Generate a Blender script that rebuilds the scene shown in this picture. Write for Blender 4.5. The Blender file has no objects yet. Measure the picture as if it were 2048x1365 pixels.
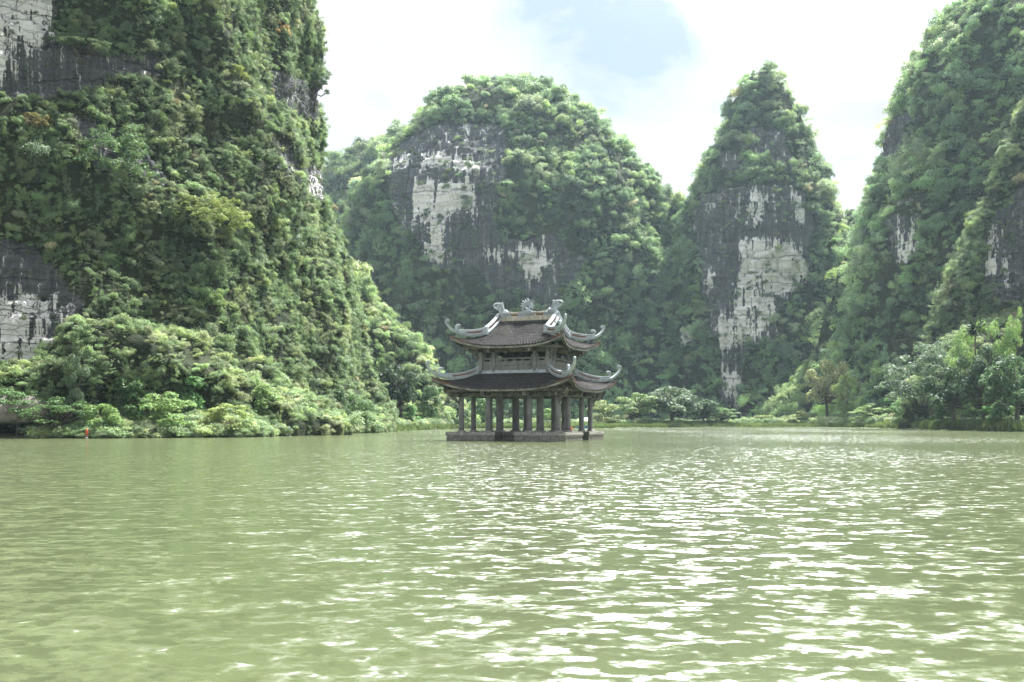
import bpy, math, random
import numpy as np
R = math.radians
sc = bpy.context.scene
rng = np.random.default_rng(7)
random.seed(7)

# ------------------------------------------------------------------ camera
EYE = 1.5            # eye height above the water (m)
FPX = 1991.0         # focal length in pixels of the 2048 wide photograph (35 mm lens)
HOR = 844.0          # horizon row
cam_d = bpy.data.cameras.new('camera')
cam_d.lens = 35.0; cam_d.sensor_width = 36.0; cam_d.sensor_fit = 'HORIZONTAL'
cam_d.shift_y = (HOR - 682.5) / 2048.0
cam_d.clip_start = 0.1; cam_d.clip_end = 6000
cam = bpy.data.objects.new('camera', cam_d)
sc.collection.objects.link(cam)
cam.location = (0, 0, EYE); cam.rotation_euler = (R(90), 0, 0)
sc.camera = cam

# ------------------------------------------------------------------ light
SUN_AZ, SUN_EL = 44.0, 62.0      # azimuth to the right of the view axis, elevation
SUNV = np.array([math.sin(R(SUN_AZ)) * math.cos(R(SUN_EL)), math.cos(R(SUN_AZ)) * math.cos(R(SUN_EL)), math.sin(R(SUN_EL))])
GLOW = np.array([math.sin(R(14))*math.cos(R(46)), math.cos(R(14))*math.cos(R(46)), math.sin(R(46))])   # brightest, thinnest part of the cloud
sd = bpy.data.lights.new('sun', 'SUN'); sd.energy = 5.0; sd.angle = R(0.6); sd.color = (1.0, 0.965, 0.90)
sun = bpy.data.objects.new('sun', sd); sc.collection.objects.link(sun)
sun.rotation_euler = (R(90 - SUN_EL), 0, R(180 - SUN_AZ))
sun.location = (60, 60, 200)

w = bpy.data.worlds.new('World'); sc.world = w; w.use_nodes = True
nt = w.node_tree; nt.nodes.clear()
def N(tree, typ, **kw):
    n = tree.nodes.new(typ)
    for k, v in kw.items():
        setattr(n, k, v)
    return n
def L(tree, a, b): tree.links.new(a, b)
def math_n(tree, op, a, b=None, clamp=False):
    n = N(tree, 'ShaderNodeMath', operation=op); n.use_clamp = clamp
    for i, v in enumerate((a, b)):
        if v is None: continue
        if isinstance(v, (int, float)): n.inputs[i].default_value = v
        else: L(tree, v, n.inputs[i])
    return n.outputs[0]
def mixc(tree, fac, a, b):
    n = N(tree, 'ShaderNodeMix', data_type='RGBA'); n.clamp_factor = True
    for i, v in ((0, fac), (6, a), (7, b)):
        if isinstance(v, (int, float)): n.inputs[i].default_value = v
        elif isinstance(v, tuple): n.inputs[i].default_value = (v[0], v[1], v[2], 1)
        else: L(tree, v, n.inputs[i])
    return n.outputs[2]
def ramp(tree, fac, stops):
    n = N(tree, 'ShaderNodeValToRGB')
    e = n.color_ramp.elements
    while len(e) < len(stops): e.new(0.5)
    for el, (p, c) in zip(e, stops):
        el.position = p
        el.color = (c, c, c, 1) if isinstance(c, (int, float)) else (c[0], c[1], c[2], 1)
    L(tree, fac, n.inputs[0])
    return n.outputs[0]

out = N(nt, 'ShaderNodeOutputWorld'); bg = N(nt, 'ShaderNodeBackground')
sky = N(nt, 'ShaderNodeTexSky', sky_type='NISHITA'); sky.sun_disc = False
sky.sun_elevation = R(SUN_EL); sky.sun_rotation = R(SUN_AZ); sky.air_density = 1.0; sky.dust_density = 2.0
skyc = N(nt, 'ShaderNodeVectorMath', operation='SCALE'); L(nt, sky.outputs[0], skyc.inputs[0]); skyc.inputs['Scale'].default_value = 0.06
geo = N(nt, 'ShaderNodeTexCoord'); DIR = geo.outputs['Generated']
mp = N(nt, 'ShaderNodeMapping'); L(nt, DIR, mp.inputs[0]); mp.inputs['Scale'].default_value = (1, 1, 1.7); mp.inputs['Location'].default_value = (0.3, 0.1, 0.45)
cn = N(nt, 'ShaderNodeTexNoise'); L(nt, mp.outputs[0], cn.inputs['Vector'])
cn.inputs['Scale'].default_value = 6.0; cn.inputs['Detail'].default_value = 10; cn.inputs['Roughness'].default_value = 0.6; cn.inputs['Distortion'].default_value = 0.4
def aim(px, py):
    v = np.array([(px - 1024) / FPX, 1.0, (HOR - py) / FPX]); return v / np.linalg.norm(v)
def lobe(v, deg):           # soft lobe round a sky direction
    d = N(nt, 'ShaderNodeVectorMath', operation='DOT_PRODUCT'); L(nt, DIR, d.inputs[0]); d.inputs[1].default_value = tuple(v)
    a = math_n(nt, 'ARCCOSINE', math_n(nt, 'MINIMUM', d.outputs['Value'], 0.99999))
    q = math_n(nt, 'DIVIDE', a, R(deg)); q = math_n(nt, 'MULTIPLY', q, q)
    return math_n(nt, 'EXPONENT', math_n(nt, 'MULTIPLY', q, -1.0))
# breaks in the cloud cover, blue showing through
hole = math_n(nt, 'ADD', lobe(aim(1285, 85), 5.5), math_n(nt, 'MULTIPLY', lobe(aim(1080, 10), 4.0), 0.7))
hole = math_n(nt, 'ADD', hole, math_n(nt, 'MULTIPLY', lobe(aim(1700, 330), 2.6), 0.42))
hole = math_n(nt, 'ADD', hole, math_n(nt, 'MULTIPLY', lobe(aim(690, 290), 2.6), 0.42))
hole = math_n(nt, 'ADD', math_n(nt, 'MULTIPLY', hole, 0.62), math_n(nt, 'MULTIPLY', math_n(nt, 'SUBTRACT', cn.outputs[0], 0.5), 3.0))
hole = math_n(nt, 'MULTIPLY', math_n(nt, 'SUBTRACT', hole, 0.05), 1.35, clamp=True)
hole = math_n(nt, 'MULTIPLY', hole, 0.9)
glow = math_n(nt, 'ADD', math_n(nt, 'MULTIPLY', lobe(GLOW, 10.0), 26.0), 0.335)
G2 = np.array([math.sin(R(11))*math.cos(R(33)), math.cos(R(11))*math.cos(R(33)), math.sin(R(33))])   # bright cloud edge just above the peaks
glow = math_n(nt, 'ADD', glow, math_n(nt, 'MULTIPLY', lobe(G2, 5.2), 8.0))
shade = math_n(nt, 'ADD', math_n(nt, 'MULTIPLY', cn.outputs[0], 1.5), 0.22)
glow = math_n(nt, 'MULTIPLY', glow, shade)
cl = N(nt, 'ShaderNodeVectorMath', operation='SCALE'); cl.inputs[0].default_value = (0.97, 0.985, 1.0); L(nt, glow, cl.inputs['Scale'])
blue = mixc(nt, 0.9, skyc.outputs[0], (0.145, 0.188, 0.245))
L(nt, mixc(nt, hole, cl.outputs[0], blue), bg.inputs[0]); bg.inputs[1].default_value = 1.0
L(nt, bg.outputs[0], out.inputs[0])

vs = sc.view_settings
sc.display_settings.display_device = 'sRGB'
vs.view_transform = 'Standard'; vs.look = 'None'; vs.exposure = 1.72; vs.gamma = 1.0; vs.use_curve_mapping = False
sc.render.engine = 'CYCLES'
cy = sc.cycles
cy.max_bounces = 5; cy.diffuse_bounces = 3; cy.glossy_bounces = 2; cy.transmission_bounces = 2; cy.volume_bounces = 0; cy.transparent_max_bounces = 4
cy.use_denoising = True; cy.sample_clamp_indirect = 6.0; cy.caustics_reflective = False; cy.caustics_refractive = False

# ------------------------------------------------------------------ helpers
ROOT = sc.collection.objects
def P(px, py, Y):
    """world point seen at photo pixel px,py at distance Y"""
    return np.array([(px - 1024) / FPX * Y, Y, EYE + (HOR - py) / FPX * Y])
def tag(o, label=None, cat=None, group=None, kind=None):
    if label: o['label'] = label
    if cat: o['category'] = cat
    if group: o['group'] = group
    if kind: o['kind'] = kind
    return o
def mesh(name, V, F, mats=(), smooth=False, mi=None):
    me = bpy.data.meshes.new(name)
    V = np.asarray(V, dtype=np.float32)
    if isinstance(F, np.ndarray):
        k = F.shape[1]
        me.vertices.add(len(V)); me.vertices.foreach_set('co', V.ravel())
        me.loops.add(F.size); me.loops.foreach_set('vertex_index', F.astype(np.int32).ravel())
        me.polygons.add(len(F)); me.polygons.foreach_set('loop_start', np.arange(0, F.size, k, dtype=np.int32))
        me.update(calc_edges=True)
    else:
        me.from_pydata([tuple(v) for v in V], [], F); me.update()
    for m in (mats if isinstance(mats, (list, tuple)) else [mats]): me.materials.append(m)
    if mi is not None: me.polygons.foreach_set('material_index', np.asarray(mi, dtype=np.int32))
    if smooth: me.polygons.foreach_set('use_smooth', np.ones(len(me.polygons), dtype=bool))
    return me
def link(name, me, parent=None, loc=(0, 0, 0), rz=0.0):
    o = bpy.data.objects.new(name, me); ROOT.link(o)
    o.location = loc; o.rotation_euler = (0, 0, rz)
    if parent is not None: o.parent = parent
    return o
def empty(name, loc, rz=0.0):
    o = bpy.data.objects.new(name, None); ROOT.link(o); o.location = loc; o.rotation_euler = (0, 0, rz); o.empty_display_size = 0.3
    return o
class MB:
    """collects shapes into ONE mesh"""
    def __init__(s): s.v = []; s.f = []; s.m = []
    def add(s, V, F, m=0):
        b = len(s.v); s.v += [tuple(map(float, q)) for q in V]; s.f += [tuple(b + i for i in q) for q in F]; s.m += [m] * len(F)
    def box(s, x0, x1, y0, y1, z0, z1, m=0, bev=0.0):
        if bev <= 0:
            V = [(x0,y0,z0),(x1,y0,z0),(x1,y1,z0),(x0,y1,z0),(x0,y0,z1),(x1,y0,z1),(x1,y1,z1),(x0,y1,z1)]
            s.add(V, [(3,2,1,0),(4,5,6,7),(0,1,5,4),(1,2,6,5),(2,3,7,6),(3,0,4,7)], m)
        else:
            b = bev; rings = []
            for z, i in ((z0, b), (z0 + b, 0), (z1 - b, 0), (z1, b)):
                rings.append([(x0+i,y0+i,z),(x1-i,y0+i,z),(x1-i,y1-i,z),(x0+i,y1-i,z)])
            s.loft(rings, True, m)
    def loft(s, rings, caps=True, m=0, closed=True):
        n = len(rings[0]); V = [q for r in rings for q in r]; F = []
        for i in range(len(rings) - 1):
            for j in range(n if closed else n - 1):
                k = (j + 1) % n
                F.append((i*n+j, i*n+k, (i+1)*n+k, (i+1)*n+j))
        if caps: F.append(tuple(reversed(range(n)))); F.append(tuple((len(rings)-1)*n + j for j in range(n)))
        s.add(V, F, m)
    def lathe(s, cx, cy_, prof, n=16, m=0):
        s.loft([[(cx + r*math.cos(2*math.pi*j/n), cy_ + r*math.sin(2*math.pi*j/n), z) for j in range(n)] for r, z in prof], True, m)
    def tube(s, pts, rad, n=8, m=0):
        pts = [np.array(p, float) for p in pts]; rings = []
        for i, p in enumerate(pts):
            t = pts[min(i+1, len(pts)-1)] - pts[max(i-1, 0)]; t /= np.linalg.norm(t) + 1e-9
            a = np.cross(t, (0, 0, 1)); 
            if np.linalg.norm(a) < .05: a = np.cross(t, (0, 1, 0))
            a /= np.linalg.norm(a); b = np.cross(t, a)
            r = rad[i] if isinstance(rad, (list, tuple, np.ndarray)) else rad
            rings.append([p + r*(a*math.cos(2*math.pi*j/n) + b*math.sin(2*math.pi*j/n)) for j in range(n)])
        s.loft(rings, True, m)
    def sweep(s, pts, lats, prof, scale=None, m=0):
        """profile (lateral, up) swept on a path; lats = lateral vector per point"""
        pts = [np.array(p, float) for p in pts]; rings = []
        for i, p in enumerate(pts):
            t = pts[min(i+1, len(pts)-1)] - pts[max(i-1, 0)]; t /= np.linalg.norm(t) + 1e-9
            la = np.array(lats[i] if isinstance(lats, list) else lats, float)
            up = np.cross(la, t); up /= np.linalg.norm(up) + 1e-9
            k = 1.0 if scale is None else scale[i]
            rings.append([p + k*(la*a + up*b) for a, b in prof])
        s.loft(rings, True, m)
    def blob(s, c, r, n=10, m=0, jit=0.0):
        rings = []
        for i in range(n // 2 + 1):
            th = math.pi * (0.02 + 0.96 * i / (n // 2))
            rings.append([(c[0] + r[0]*math.sin(th)*math.cos(2*math.pi*j/n), c[1] + r[1]*math.sin(th)*math.sin(2*math.pi*j/n), c[2] - r[2]*math.cos(th)) for j in range(n)])
        s.loft(rings, True, m)
    def mesh(s, name, mats, smooth=False): return mesh(name, s.v, s.f, mats, smooth, s.m)
    def build(s, name, mats, parent=None, smooth=False): return link(name, s.mesh(name, mats, smooth), parent)

# ---- gradient noise in numpy
_perm = np.random.default_rng(3).permutation(256); _perm = np.concatenate([_perm, _perm, _perm])
_g = np.random.default_rng(4).normal(size=(256, 3)); _g /= np.linalg.norm(_g, axis=1)[:, None]
def noise3(p):
    p = np.asarray(p, float); i = np.floor(p).astype(int); f = p - i; i &= 255
    u = f*f*f*(f*(f*6-15)+10); res = 0
    for dx in (0, 1):
        wx = u[:, 0] if dx else 1-u[:, 0]
        for dy in (0, 1):
            wy = u[:, 1] if dy else 1-u[:, 1]
            for dz in (0, 1):
                wz = u[:, 2] if dz else 1-u[:, 2]
                h = _perm[_perm[_perm[i[:, 0]+dx] + i[:, 1]+dy] + i[:, 2]+dz]
                g = _g[h]
                res = res + wx*wy*wz*(g[:, 0]*(f[:, 0]-dx) + g[:, 1]*(f[:, 1]-dy) + g[:, 2]*(f[:, 2]-dz))
    return res * 1.5
def fbm(p, o=4, gain=.5):
    p = np.asarray(p, float); a = 1.0; s = 0; t = 0
    for k in range(o):
        s = s + a*noise3(p*(2.03**k) + 17.3*k); t += a; a *= gain
    return s / t
def inpoly(x, y, poly):
    r = np.zeros(len(x), bool); n = len(poly)
    for i in range(n):
        x0, y0 = poly[i]; x1, y1 = poly[(i+1) % n]
        c = ((y0 > y) != (y1 > y)); r ^= c & (x < (x1-x0)*(y-y0)/((y1-y0) + 1e-9) + x0)
    return r

# ------------------------------------------------------------------ materials
def new_mat(name):
    m = bpy.data.materials.new(name); m.use_nodes = True; t = m.node_tree; t.nodes.clear()
    o = N(t, 'ShaderNodeOutputMaterial'); b = N(t, 'ShaderNodeBsdfPrincipled'); L(t, b.outputs[0], o.inputs[0])
    return m, t, b, o
def obj_noise(t, scale, detail=4, rough=.55, vec=None, stretch=None):
    if vec is None: vec = N(t, 'ShaderNodeTexCoord').outputs['Object']
    if stretch:
        mm = N(t, 'ShaderNodeMapping'); mm.inputs['Scale'].default_value = stretch; L(t, vec, mm.inputs[0]); vec = mm.outputs[0]
    n = N(t, 'ShaderNodeTexNoise'); n.inputs['Scale'].default_value = scale; n.inputs['Detail'].default_value = detail; n.inputs['Roughness'].default_value = rough
    L(t, vec, n.inputs['Vector']); return n.outputs[0]
def bump(t, b, h, strength=.5, dist=.05):
    n = N(t, 'ShaderNodeBump'); n.inputs['Strength'].default_value = strength; n.inputs['Distance'].default_value = dist
    L(t, h, n.inputs['Height']); L(t, n.outputs[0], b.inputs['Normal'])
def simple(name, c1, c2, scale=3.0, rough=.8, bstr=.4, bdist=.02, stretch=None, detail=6, lo=.35, hi=.65):
    m, t, b, o = new_mat(name)
    n = obj_noise(t, scale, detail, .6, stretch=stretch)
    f = ramp(t, n, [(lo, 0.0), (hi, 1.0)])
    L(t, mixc(t, f, c1, c2), b.inputs['Base Color']); b.inputs['Roughness'].default_value = rough
    if bstr: bump(t, b, n, bstr, bdist)
    return m
def leaf_mat(name, source, trans=.38, gloss=.3):
    """foliage; tint per plant (object colour or instance attribute) and per leaf"""
    m, t, b, o = new_mat(name)
    if source == 'inst':
        a = N(t, 'ShaderNodeAttribute', attribute_type='INSTANCER', attribute_name='tint'); col = a.outputs['Color']
    else:
        col = N(t, 'ShaderNodeObjectInfo').outputs['Color']
    r = N(t, 'ShaderNodeAttribute', attribute_type='GEOMETRY', attribute_name='rnd')
    hs = N(t, 'ShaderNodeHueSaturation')
    L(t, math_n(t, 'ADD', math_n(t, 'MULTIPLY', r.outputs['Fac'], .06), .47), hs.inputs['Hue'])
    L(t, math_n(t, 'ADD', math_n(t, 'MULTIPLY', r.outputs['Fac'], .9), .55), hs.inputs['Value'])
    L(t, col, hs.inputs['Color']); hs.inputs['Saturation'].default_value = .79 if source == 'inst' else .84
    L(t, hs.outputs[0], b.inputs['Base Color']); b.inputs['Roughness'].default_value = .5; b.inputs['Specular IOR Level'].default_value = gloss
    tr = N(t, 'ShaderNodeBsdfTranslucent')
    tc = N(t, 'ShaderNodeMix', data_type='RGBA', blend_type='MULTIPLY'); tc.inputs[0].default_value = 1.0
    L(t, hs.outputs[0], tc.inputs[6]); tc.inputs[7].default_value = (1.15, 1.12, .8, 1); L(t, tc.outputs[2], tr.inputs[0])
    ms = N(t, 'ShaderNodeMixShader'); ms.inputs[0].default_value = trans
    L(t, b.outputs[0], ms.inputs[1]); L(t, tr.outputs[0], ms.inputs[2]); L(t, ms.outputs[0], o.inputs[0])
    return m
M_LEAF_I = leaf_mat('leaf_wild', 'inst', .38, .25); M_LEAF_O = leaf_mat('leaf_tree', 'obj', .38, .14)
M_BARK = simple('bark', (.05, .04, .03), (.14, .12, .1), 6, .9, .6, .03, (1, 1, .25))

def rock_mat():
    m, t, b, o = new_mat('limestone')
    tc = N(t, 'ShaderNodeTexCoord').outputs['Object']
    rk = N(t, 'ShaderNodeAttribute', attribute_type='GEOMETRY', attribute_name='rock').outputs['Fac']
    wh = N(t, 'ShaderNodeAttribute', attribute_type='GEOMETRY', attribute_name='white').outputs['Fac']
    sc_ = N(t, 'ShaderNodeAttribute', attribute_type='GEOMETRY', attribute_name='rscale').outputs['Fac']   # metres per pattern unit
    v = N(t, 'ShaderNodeVectorMath', operation='SCALE'); L(t, tc, v.inputs[0]); L(t, sc_, v.inputs['Scale']); v = v.outputs[0]
    streak = obj_noise(t, 3.4, 7, .66, v, (1, 1, .07))
    blotch = obj_noise(t, .55, 6, .6, v)
    fine = obj_noise(t, 5.0, 8, .66, v)
    # bedding planes: warped horizontal cracks
    sep = N(t, 'ShaderNodeSeparateXYZ'); L(t, v, sep.inputs[0])
    z = math_n(t, 'ADD', math_n(t, 'MULTIPLY', sep.outputs[2], .55), math_n(t, 'MULTIPLY', obj_noise(t, .22, 5, .55, v), 1.5))
    fr = math_n(t, 'ABSOLUTE', math_n(t, 'SUBTRACT', math_n(t, 'FRACT', z), .5))
    crack = ramp(t, fr, [(0.0, 0.15), (.025, 1.0)])
    z2 = math_n(t, 'ADD', math_n(t, 'MULTIPLY', sep.outputs[2], 1.9), math_n(t, 'MULTIPLY', obj_noise(t, .5, 4, .5, v), 1.6))
    crack = math_n(t, 'MULTIPLY', crack, ramp(t, math_n(t, 'ABSOLUTE', math_n(t, 'SUBTRACT', math_n(t, 'FRACT', z2), .5)), [(0.0, .5), (.04, 1.0)]))
    br = N(t, 'ShaderNodeTexVoronoi', feature='DISTANCE_TO_EDGE'); mm = N(t, 'ShaderNodeMapping'); mm.inputs['Scale'].default_value = (.8, .8, 1.5); L(t, v, mm.inputs[0]); L(t, mm.outputs[0], br.inputs['Vector']); br.inputs['Scale'].default_value = .8
    joint = ramp(t, br.outputs[0], [(0.0, .45), (.03, 1.0)])
    dark = mixc(t, ramp(t, streak, [(.35, 0.0), (.7, 1.0)]), (.060, .066, .074), (.22, .23, .235))
    dark = mixc(t, math_n(t, 'MULTIPLY', fine, .5), dark, (.055, .06, .065))
    pale = mixc(t, ramp(t, blotch, [(.35, 0.0), (.65, 1.0)]), (.90, .905, .90), (.74, .73, .70))
    pale = mixc(t, ramp(t, fine, [(.52, 0.0), (.72, .5)]), pale, (.24, .245, .245))
    f = math_n(t, 'ADD', math_n(t, 'ADD', math_n(t, 'MULTIPLY', wh, .72), .11), math_n(t, 'MULTIPLY', math_n(t, 'SUBTRACT', streak, .5), 3.4))
    f = math_n(t, 'ADD', f, math_n(t, 'MULTIPLY', math_n(t, 'SUBTRACT', blotch, .5), .55))
    f = ramp(t, f, [(.46, 0.0), (.58, 1.0)])
    c = mixc(t, f, dark, pale)
    c = mixc(t, math_n(t, 'MULTIPLY', math_n(t, 'SUBTRACT', 1.0, math_n(t, 'MULTIPLY', crack, joint)), .7), c, (.05, .052, .055))
    soil = mixc(t, ramp(t, blotch, [(.4, 0.0), (.6, 1.0)]), (.022, .034, .016), (.045, .055, .028))
    c = mixc(t, rk, soil, c)
    L(t, c, b.inputs['Base Color']); b.inputs['Roughness'].default_value = .9; b.inputs['Specular IOR Level'].default_value = .15
    h = math_n(t, 'ADD', math_n(t, 'MULTIPLY', crack, .6), math_n(t, 'ADD', math_n(t, 'MULTIPLY', joint, .25), math_n(t, 'MULTIPLY', fine, .7)))
    bump(t, b, h, 1.0, .9)
    return m
M_ROCK = rock_mat()

# ------------------------------------------------------------------ land and lake
SHX = [-600, 0, 200, 500, 580, 750, 780, 900, 950, 1240, 1470, 1600, 1800, 1900, 2048, 2600]
SHY = [90, 90.5, 90, 96, 107, 136, 149, 213, 230, 249, 271, 271, 213, 176, 149, 120]
def shore(px): return np.interp(px, SHX, SHY)
def land_h(X, Y):
    Yc = np.maximum(Y, 1.0); px = 1024 + FPX*X/Yc
    d = Y - shore(np.clip(px, -600, 2600))
    h = np.where(d < 0, np.maximum(-1.6, d*.25), .12 + .55*(1-np.exp(-np.maximum(d, 0)/5)) + .012*np.maximum(d, 0))
    h = np.where(np.abs(px-1024) > 3500, -1.6, h)
    return np.where(Y < 40, -1.6, h)
def ground():
    gx = np.linspace(-420, 420, 281); gy = np.concatenate([np.linspace(-60, 80, 15), np.linspace(83, 290, 140), np.linspace(295, 700, 60)])
    X, Y = np.meshgrid(gx, gy); X = X.ravel(); Y = Y.ravel()
    Z = land_h(X, Y) + np.where(land_h(X, Y) > 0, .12*fbm(np.c_[X*.2, Y*.2, 0*X], 3), 0)
    n = len(gx); i = np.arange(len(gy)-1)[:, None]*n + np.arange(n-1)[None]
    i = i.ravel(); F = np.c_[i, i+1, i+n+1, i+n]
    m = simple('bank_soil', (.07, .055, .035), (.06, .085, .03), .3, .95, .3, .1)
    o = link('ground', mesh('ground', np.c_[X, Y, Z], F, m, True))
    tag(o, 'low grassy land of the valley floor round the lake and under the cliffs', 'ground', kind='structure')
ground()

def water():
    m, t, b, o = new_mat('lake_water')
    tc = N(t, 'ShaderNodeTexCoord').outputs['Object']
    def nz(scale, stretch, det=2, loc=(0, 0, 0), rot=0.0, dist=0.0):
        mm = N(t, 'ShaderNodeMapping'); mm.inputs['Scale'].default_value = stretch; mm.inputs['Location'].default_value = loc; mm.inputs['Rotation'].default_value = (0, 0, rot); L(t, tc, mm.inputs[0])
        n = N(t, 'ShaderNodeTexNoise', noise_dimensions='2D'); n.inputs['Scale'].default_value = scale; n.inputs['Detail'].default_value = det; n.inputs['Roughness'].default_value = .5; n.inputs['Distortion'].default_value = dist
        L(t, mm.outputs[0], n.inputs['Vector']); return math_n(t, 'SUBTRACT', n.outputs[0], .5)
    gust = math_n(t, 'ADD', math_n(t, 'MULTIPLY', nz(.045, (1, .45, 1), 3), 2.6), 1.1)
    sy = math_n(t, 'ADD', math_n(t, 'MULTIPLY', nz(1.0, (4.4, 6.4, 1), 3, dist=.5), .95), math_n(t, 'MULTIPLY', nz(1.0, (1.5, 2.7, 1), 2, (5, 3, 0), .15), .85))
    sx = math_n(t, 'ADD', math_n(t, 'MULTIPLY', nz(1.0, (5.0, 6.0, 1), 2, (31, 17, 0)), .6), math_n(t, 'MULTIPLY', nz(1.0, (.8, 1.3, 1), 1, (13, 8, 0)), .4))
    sy = math_n(t, 'ADD', sy, math_n(t, 'MULTIPLY', nz(1.0, (13, 19, 1), 3, (2, 9, 0)), .30)); sx = math_n(t, 'ADD', sx, math_n(t, 'MULTIPLY', nz(1.0, (15, 17, 1), 3, (7, 4, 0)), .25))
    sy = math_n(t, 'MULTIPLY', sy, gust); sx = math_n(t, 'MULTIPLY', sx, gust)
    cx = N(t, 'ShaderNodeCombineXYZ'); L(t, sx, cx.inputs[0]); L(t, sy, cx.inputs[1]); cx.inputs[2].default_value = 1.0
    nn = N(t, 'ShaderNodeVectorMath', operation='NORMALIZE'); L(t, cx.outputs[0], nn.inputs[0]); L(t, nn.outputs[0], b.inputs['Normal'])
    L(t, mixc(t, ramp(t, obj_noise(t, .03, 3, .5, tc), [(.35, 0.0), (.65, 1.0)]), (.077, .095, .048), (.089, .106, .055)), b.inputs['Base Color'])
    b.inputs['Roughness'].default_value = .11; b.inputs['IOR'].default_value = 1.33; b.inputs['Specular IOR Level'].default_value = .42
    gx = np.linspace(-420, 420, 22); gy = np.linspace(-60, 640, 22)
    X, Y = np.meshgrid(gx, gy); n = 22; i = (np.arange(n-1)[:, None]*n + np.arange(n-1)[None]).ravel()
    o_ = link('lake_water', mesh('lake_water', np.c_[X.ravel(), Y.ravel(), 0*X.ravel()], np.c_[i, i+1, i+n+1, i+n], m, True))
    tag(o_, 'murky green rippled lake with bright sky glints', 'water', kind='structure')
water()

# ------------------------------------------------------------------ mountains
MTN = {}
def mountain(name, label, cy_, ryf, levels, rock=(), white=(), rscale=.2, amp=1.0, nphi=420, dz=.9, inset=2.6, top=3.5):
    lv = sorted(levels, key=lambda q: -q[0])
    zz = np.array([EYE + (HOR-q[0])/FPX*cy_ for q in lv]); xl = np.array([(q[1]-1024)/FPX*cy_ for q in lv]); xr = np.array([(q[2]-1024)/FPX*cy_ for q in lv])
    z = np.arange(zz[0], zz[-1], dz); z = np.concatenate([z, [zz[-1]]])
    def sm(a):
        r = np.interp(z, zz, a); k = max(3, int(2.5/dz)); ker = np.ones(k)/k
        return np.convolve(np.pad(r, (k//2, k-1-k//2), 'edge'), ker, 'valid')
    l, r = sm(xl), sm(xr); cx = (l+r)/2; rx = np.maximum((r-l)/2-inset, .05+.5*(r-l)/2); rx[-1] *= .3; z = np.where(z > 20, 20+(z-20)*(1-top/max(1, z[-1]-20)), z)
    ry = rx*ryf if not callable(ryf) else ryf(z, rx)
    nf = int(nphi*.74)
    ph = np.concatenate([np.linspace(math.pi*.93, math.pi*2.07, nf, endpoint=False), np.linspace(math.pi*2.07, math.pi*2.93, nphi-nf, endpoint=False)])
    c, s = np.cos(ph), np.sin(ph); e = .86
    C = np.sign(c)*np.abs(c)**e; S = np.sign(s)*np.abs(s)**e
    X = cx[:, None] + rx[:, None]*C; Y = cy_ + ry[:, None]*S; Z = np.repeat(z[:, None], nphi, 1)
    nx = np.repeat(C[None]/rx.mean(), len(z), 0); ny = np.repeat(S[None]/ry.mean(), len(z), 0); q = np.hypot(nx, ny)+1e-9; nx /= q; ny /= q
    p = np.c_[X.ravel(), Y.ravel(), Z.ravel()]
    W = np.repeat(rx[:, None], nphi, 1).ravel()
    # pixel position as seen from the viewing point, for the cliff faces
    front = (Y - cy_).ravel() < .35*np.repeat(ry[:, None], nphi, 1).ravel()
    px = 1024 + FPX*p[:, 0]/p[:, 1]; py = HOR - FPX*(p[:, 2]-EYE)/p[:, 1]
    wob = 14*fbm(p*rscale*.9, 3); wob2 = 16*fbm(p*rscale*.9+50, 3)
    rk = np.zeros(len(p)); wt = np.zeros(len(p))
    for poly in rock: rk = np.maximum(rk, inpoly(px+wob, py+wob2, poly)*front)
    for poly in white: wt = np.maximum(wt, inpoly(px+wob*.7, py+wob2*.5, poly)*front)
    rk = np.maximum(rk, wt)
    for _a in (wt,):                                         # stains run down the face below the bare patches
        g_ = _a.reshape(len(z), nphi); k_ = 3
        for _ in range(9): g_[1:-1] = (g_[:-2]+g_[1:-1]+g_[2:])/3; g_[:, 1:-1] = (g_[:, :-2]+2*g_[:, 1:-1]+g_[:, 2:])/4
    big = fbm(p*(1.0/(.42*np.median(rx)+8)), 3); mid = fbm(p*np.array([1, 1, .7])/(6+.05*np.median(rx)), 4)
    gul = 1-np.abs(fbm(p*np.array([1, 1, .35])/(11+.05*np.median(rx)), 3))*2
    lim = np.minimum(1, W/12)
    d = amp*lim*(6.0*big*(.3+.7*np.minimum(1, W/30)) + (1-.75*rk)*(3.0*mid + 2.2*(gul-.6)))
    u = p[:, 2]*rscale*.55 + 2.2*fbm(p*rscale*.22, 2); fr = u-np.floor(u)
    u3 = p[:, 2]*rscale*1.9 + 1.2*fbm(p*rscale*.5+9, 2); fr3 = u3-np.floor(u3)
    d += rk*lim*(.42*(fr-.5)/rscale*.8 + .16*(fr3-.5)/rscale + .5*noise3(p*np.array([1, 1, .06])*rscale*3.0)/rscale*.3)
    p = p + np.c_[nx.ravel()*d, ny.ravel()*d, .15*d]
    nzr = len(z); i = (np.arange(nzr-1)[:, None]*nphi + np.arange(nphi)[None]); j = (np.arange(nzr-1)[:, None]*nphi + (np.arange(nphi)[None]+1) % nphi)
    F = np.c_[i.ravel(), j.ravel(), j.ravel()+nphi, i.ravel()+nphi]
    me = mesh(name, p, F, M_ROCK, True)
    for nm, a in (('rock', rk), ('white', wt), ('rscale', np.full(len(p), rscale))):
        at = me.attributes.new(nm, 'FLOAT', 'POINT'); at.data.foreach_set('value', a.astype(np.float32))
    o = link('mountain', me); tag(o, label, 'mountain', kind='structure')
    MTN[name] = dict(V=p, F=F, rock=rk)
    return o

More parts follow.
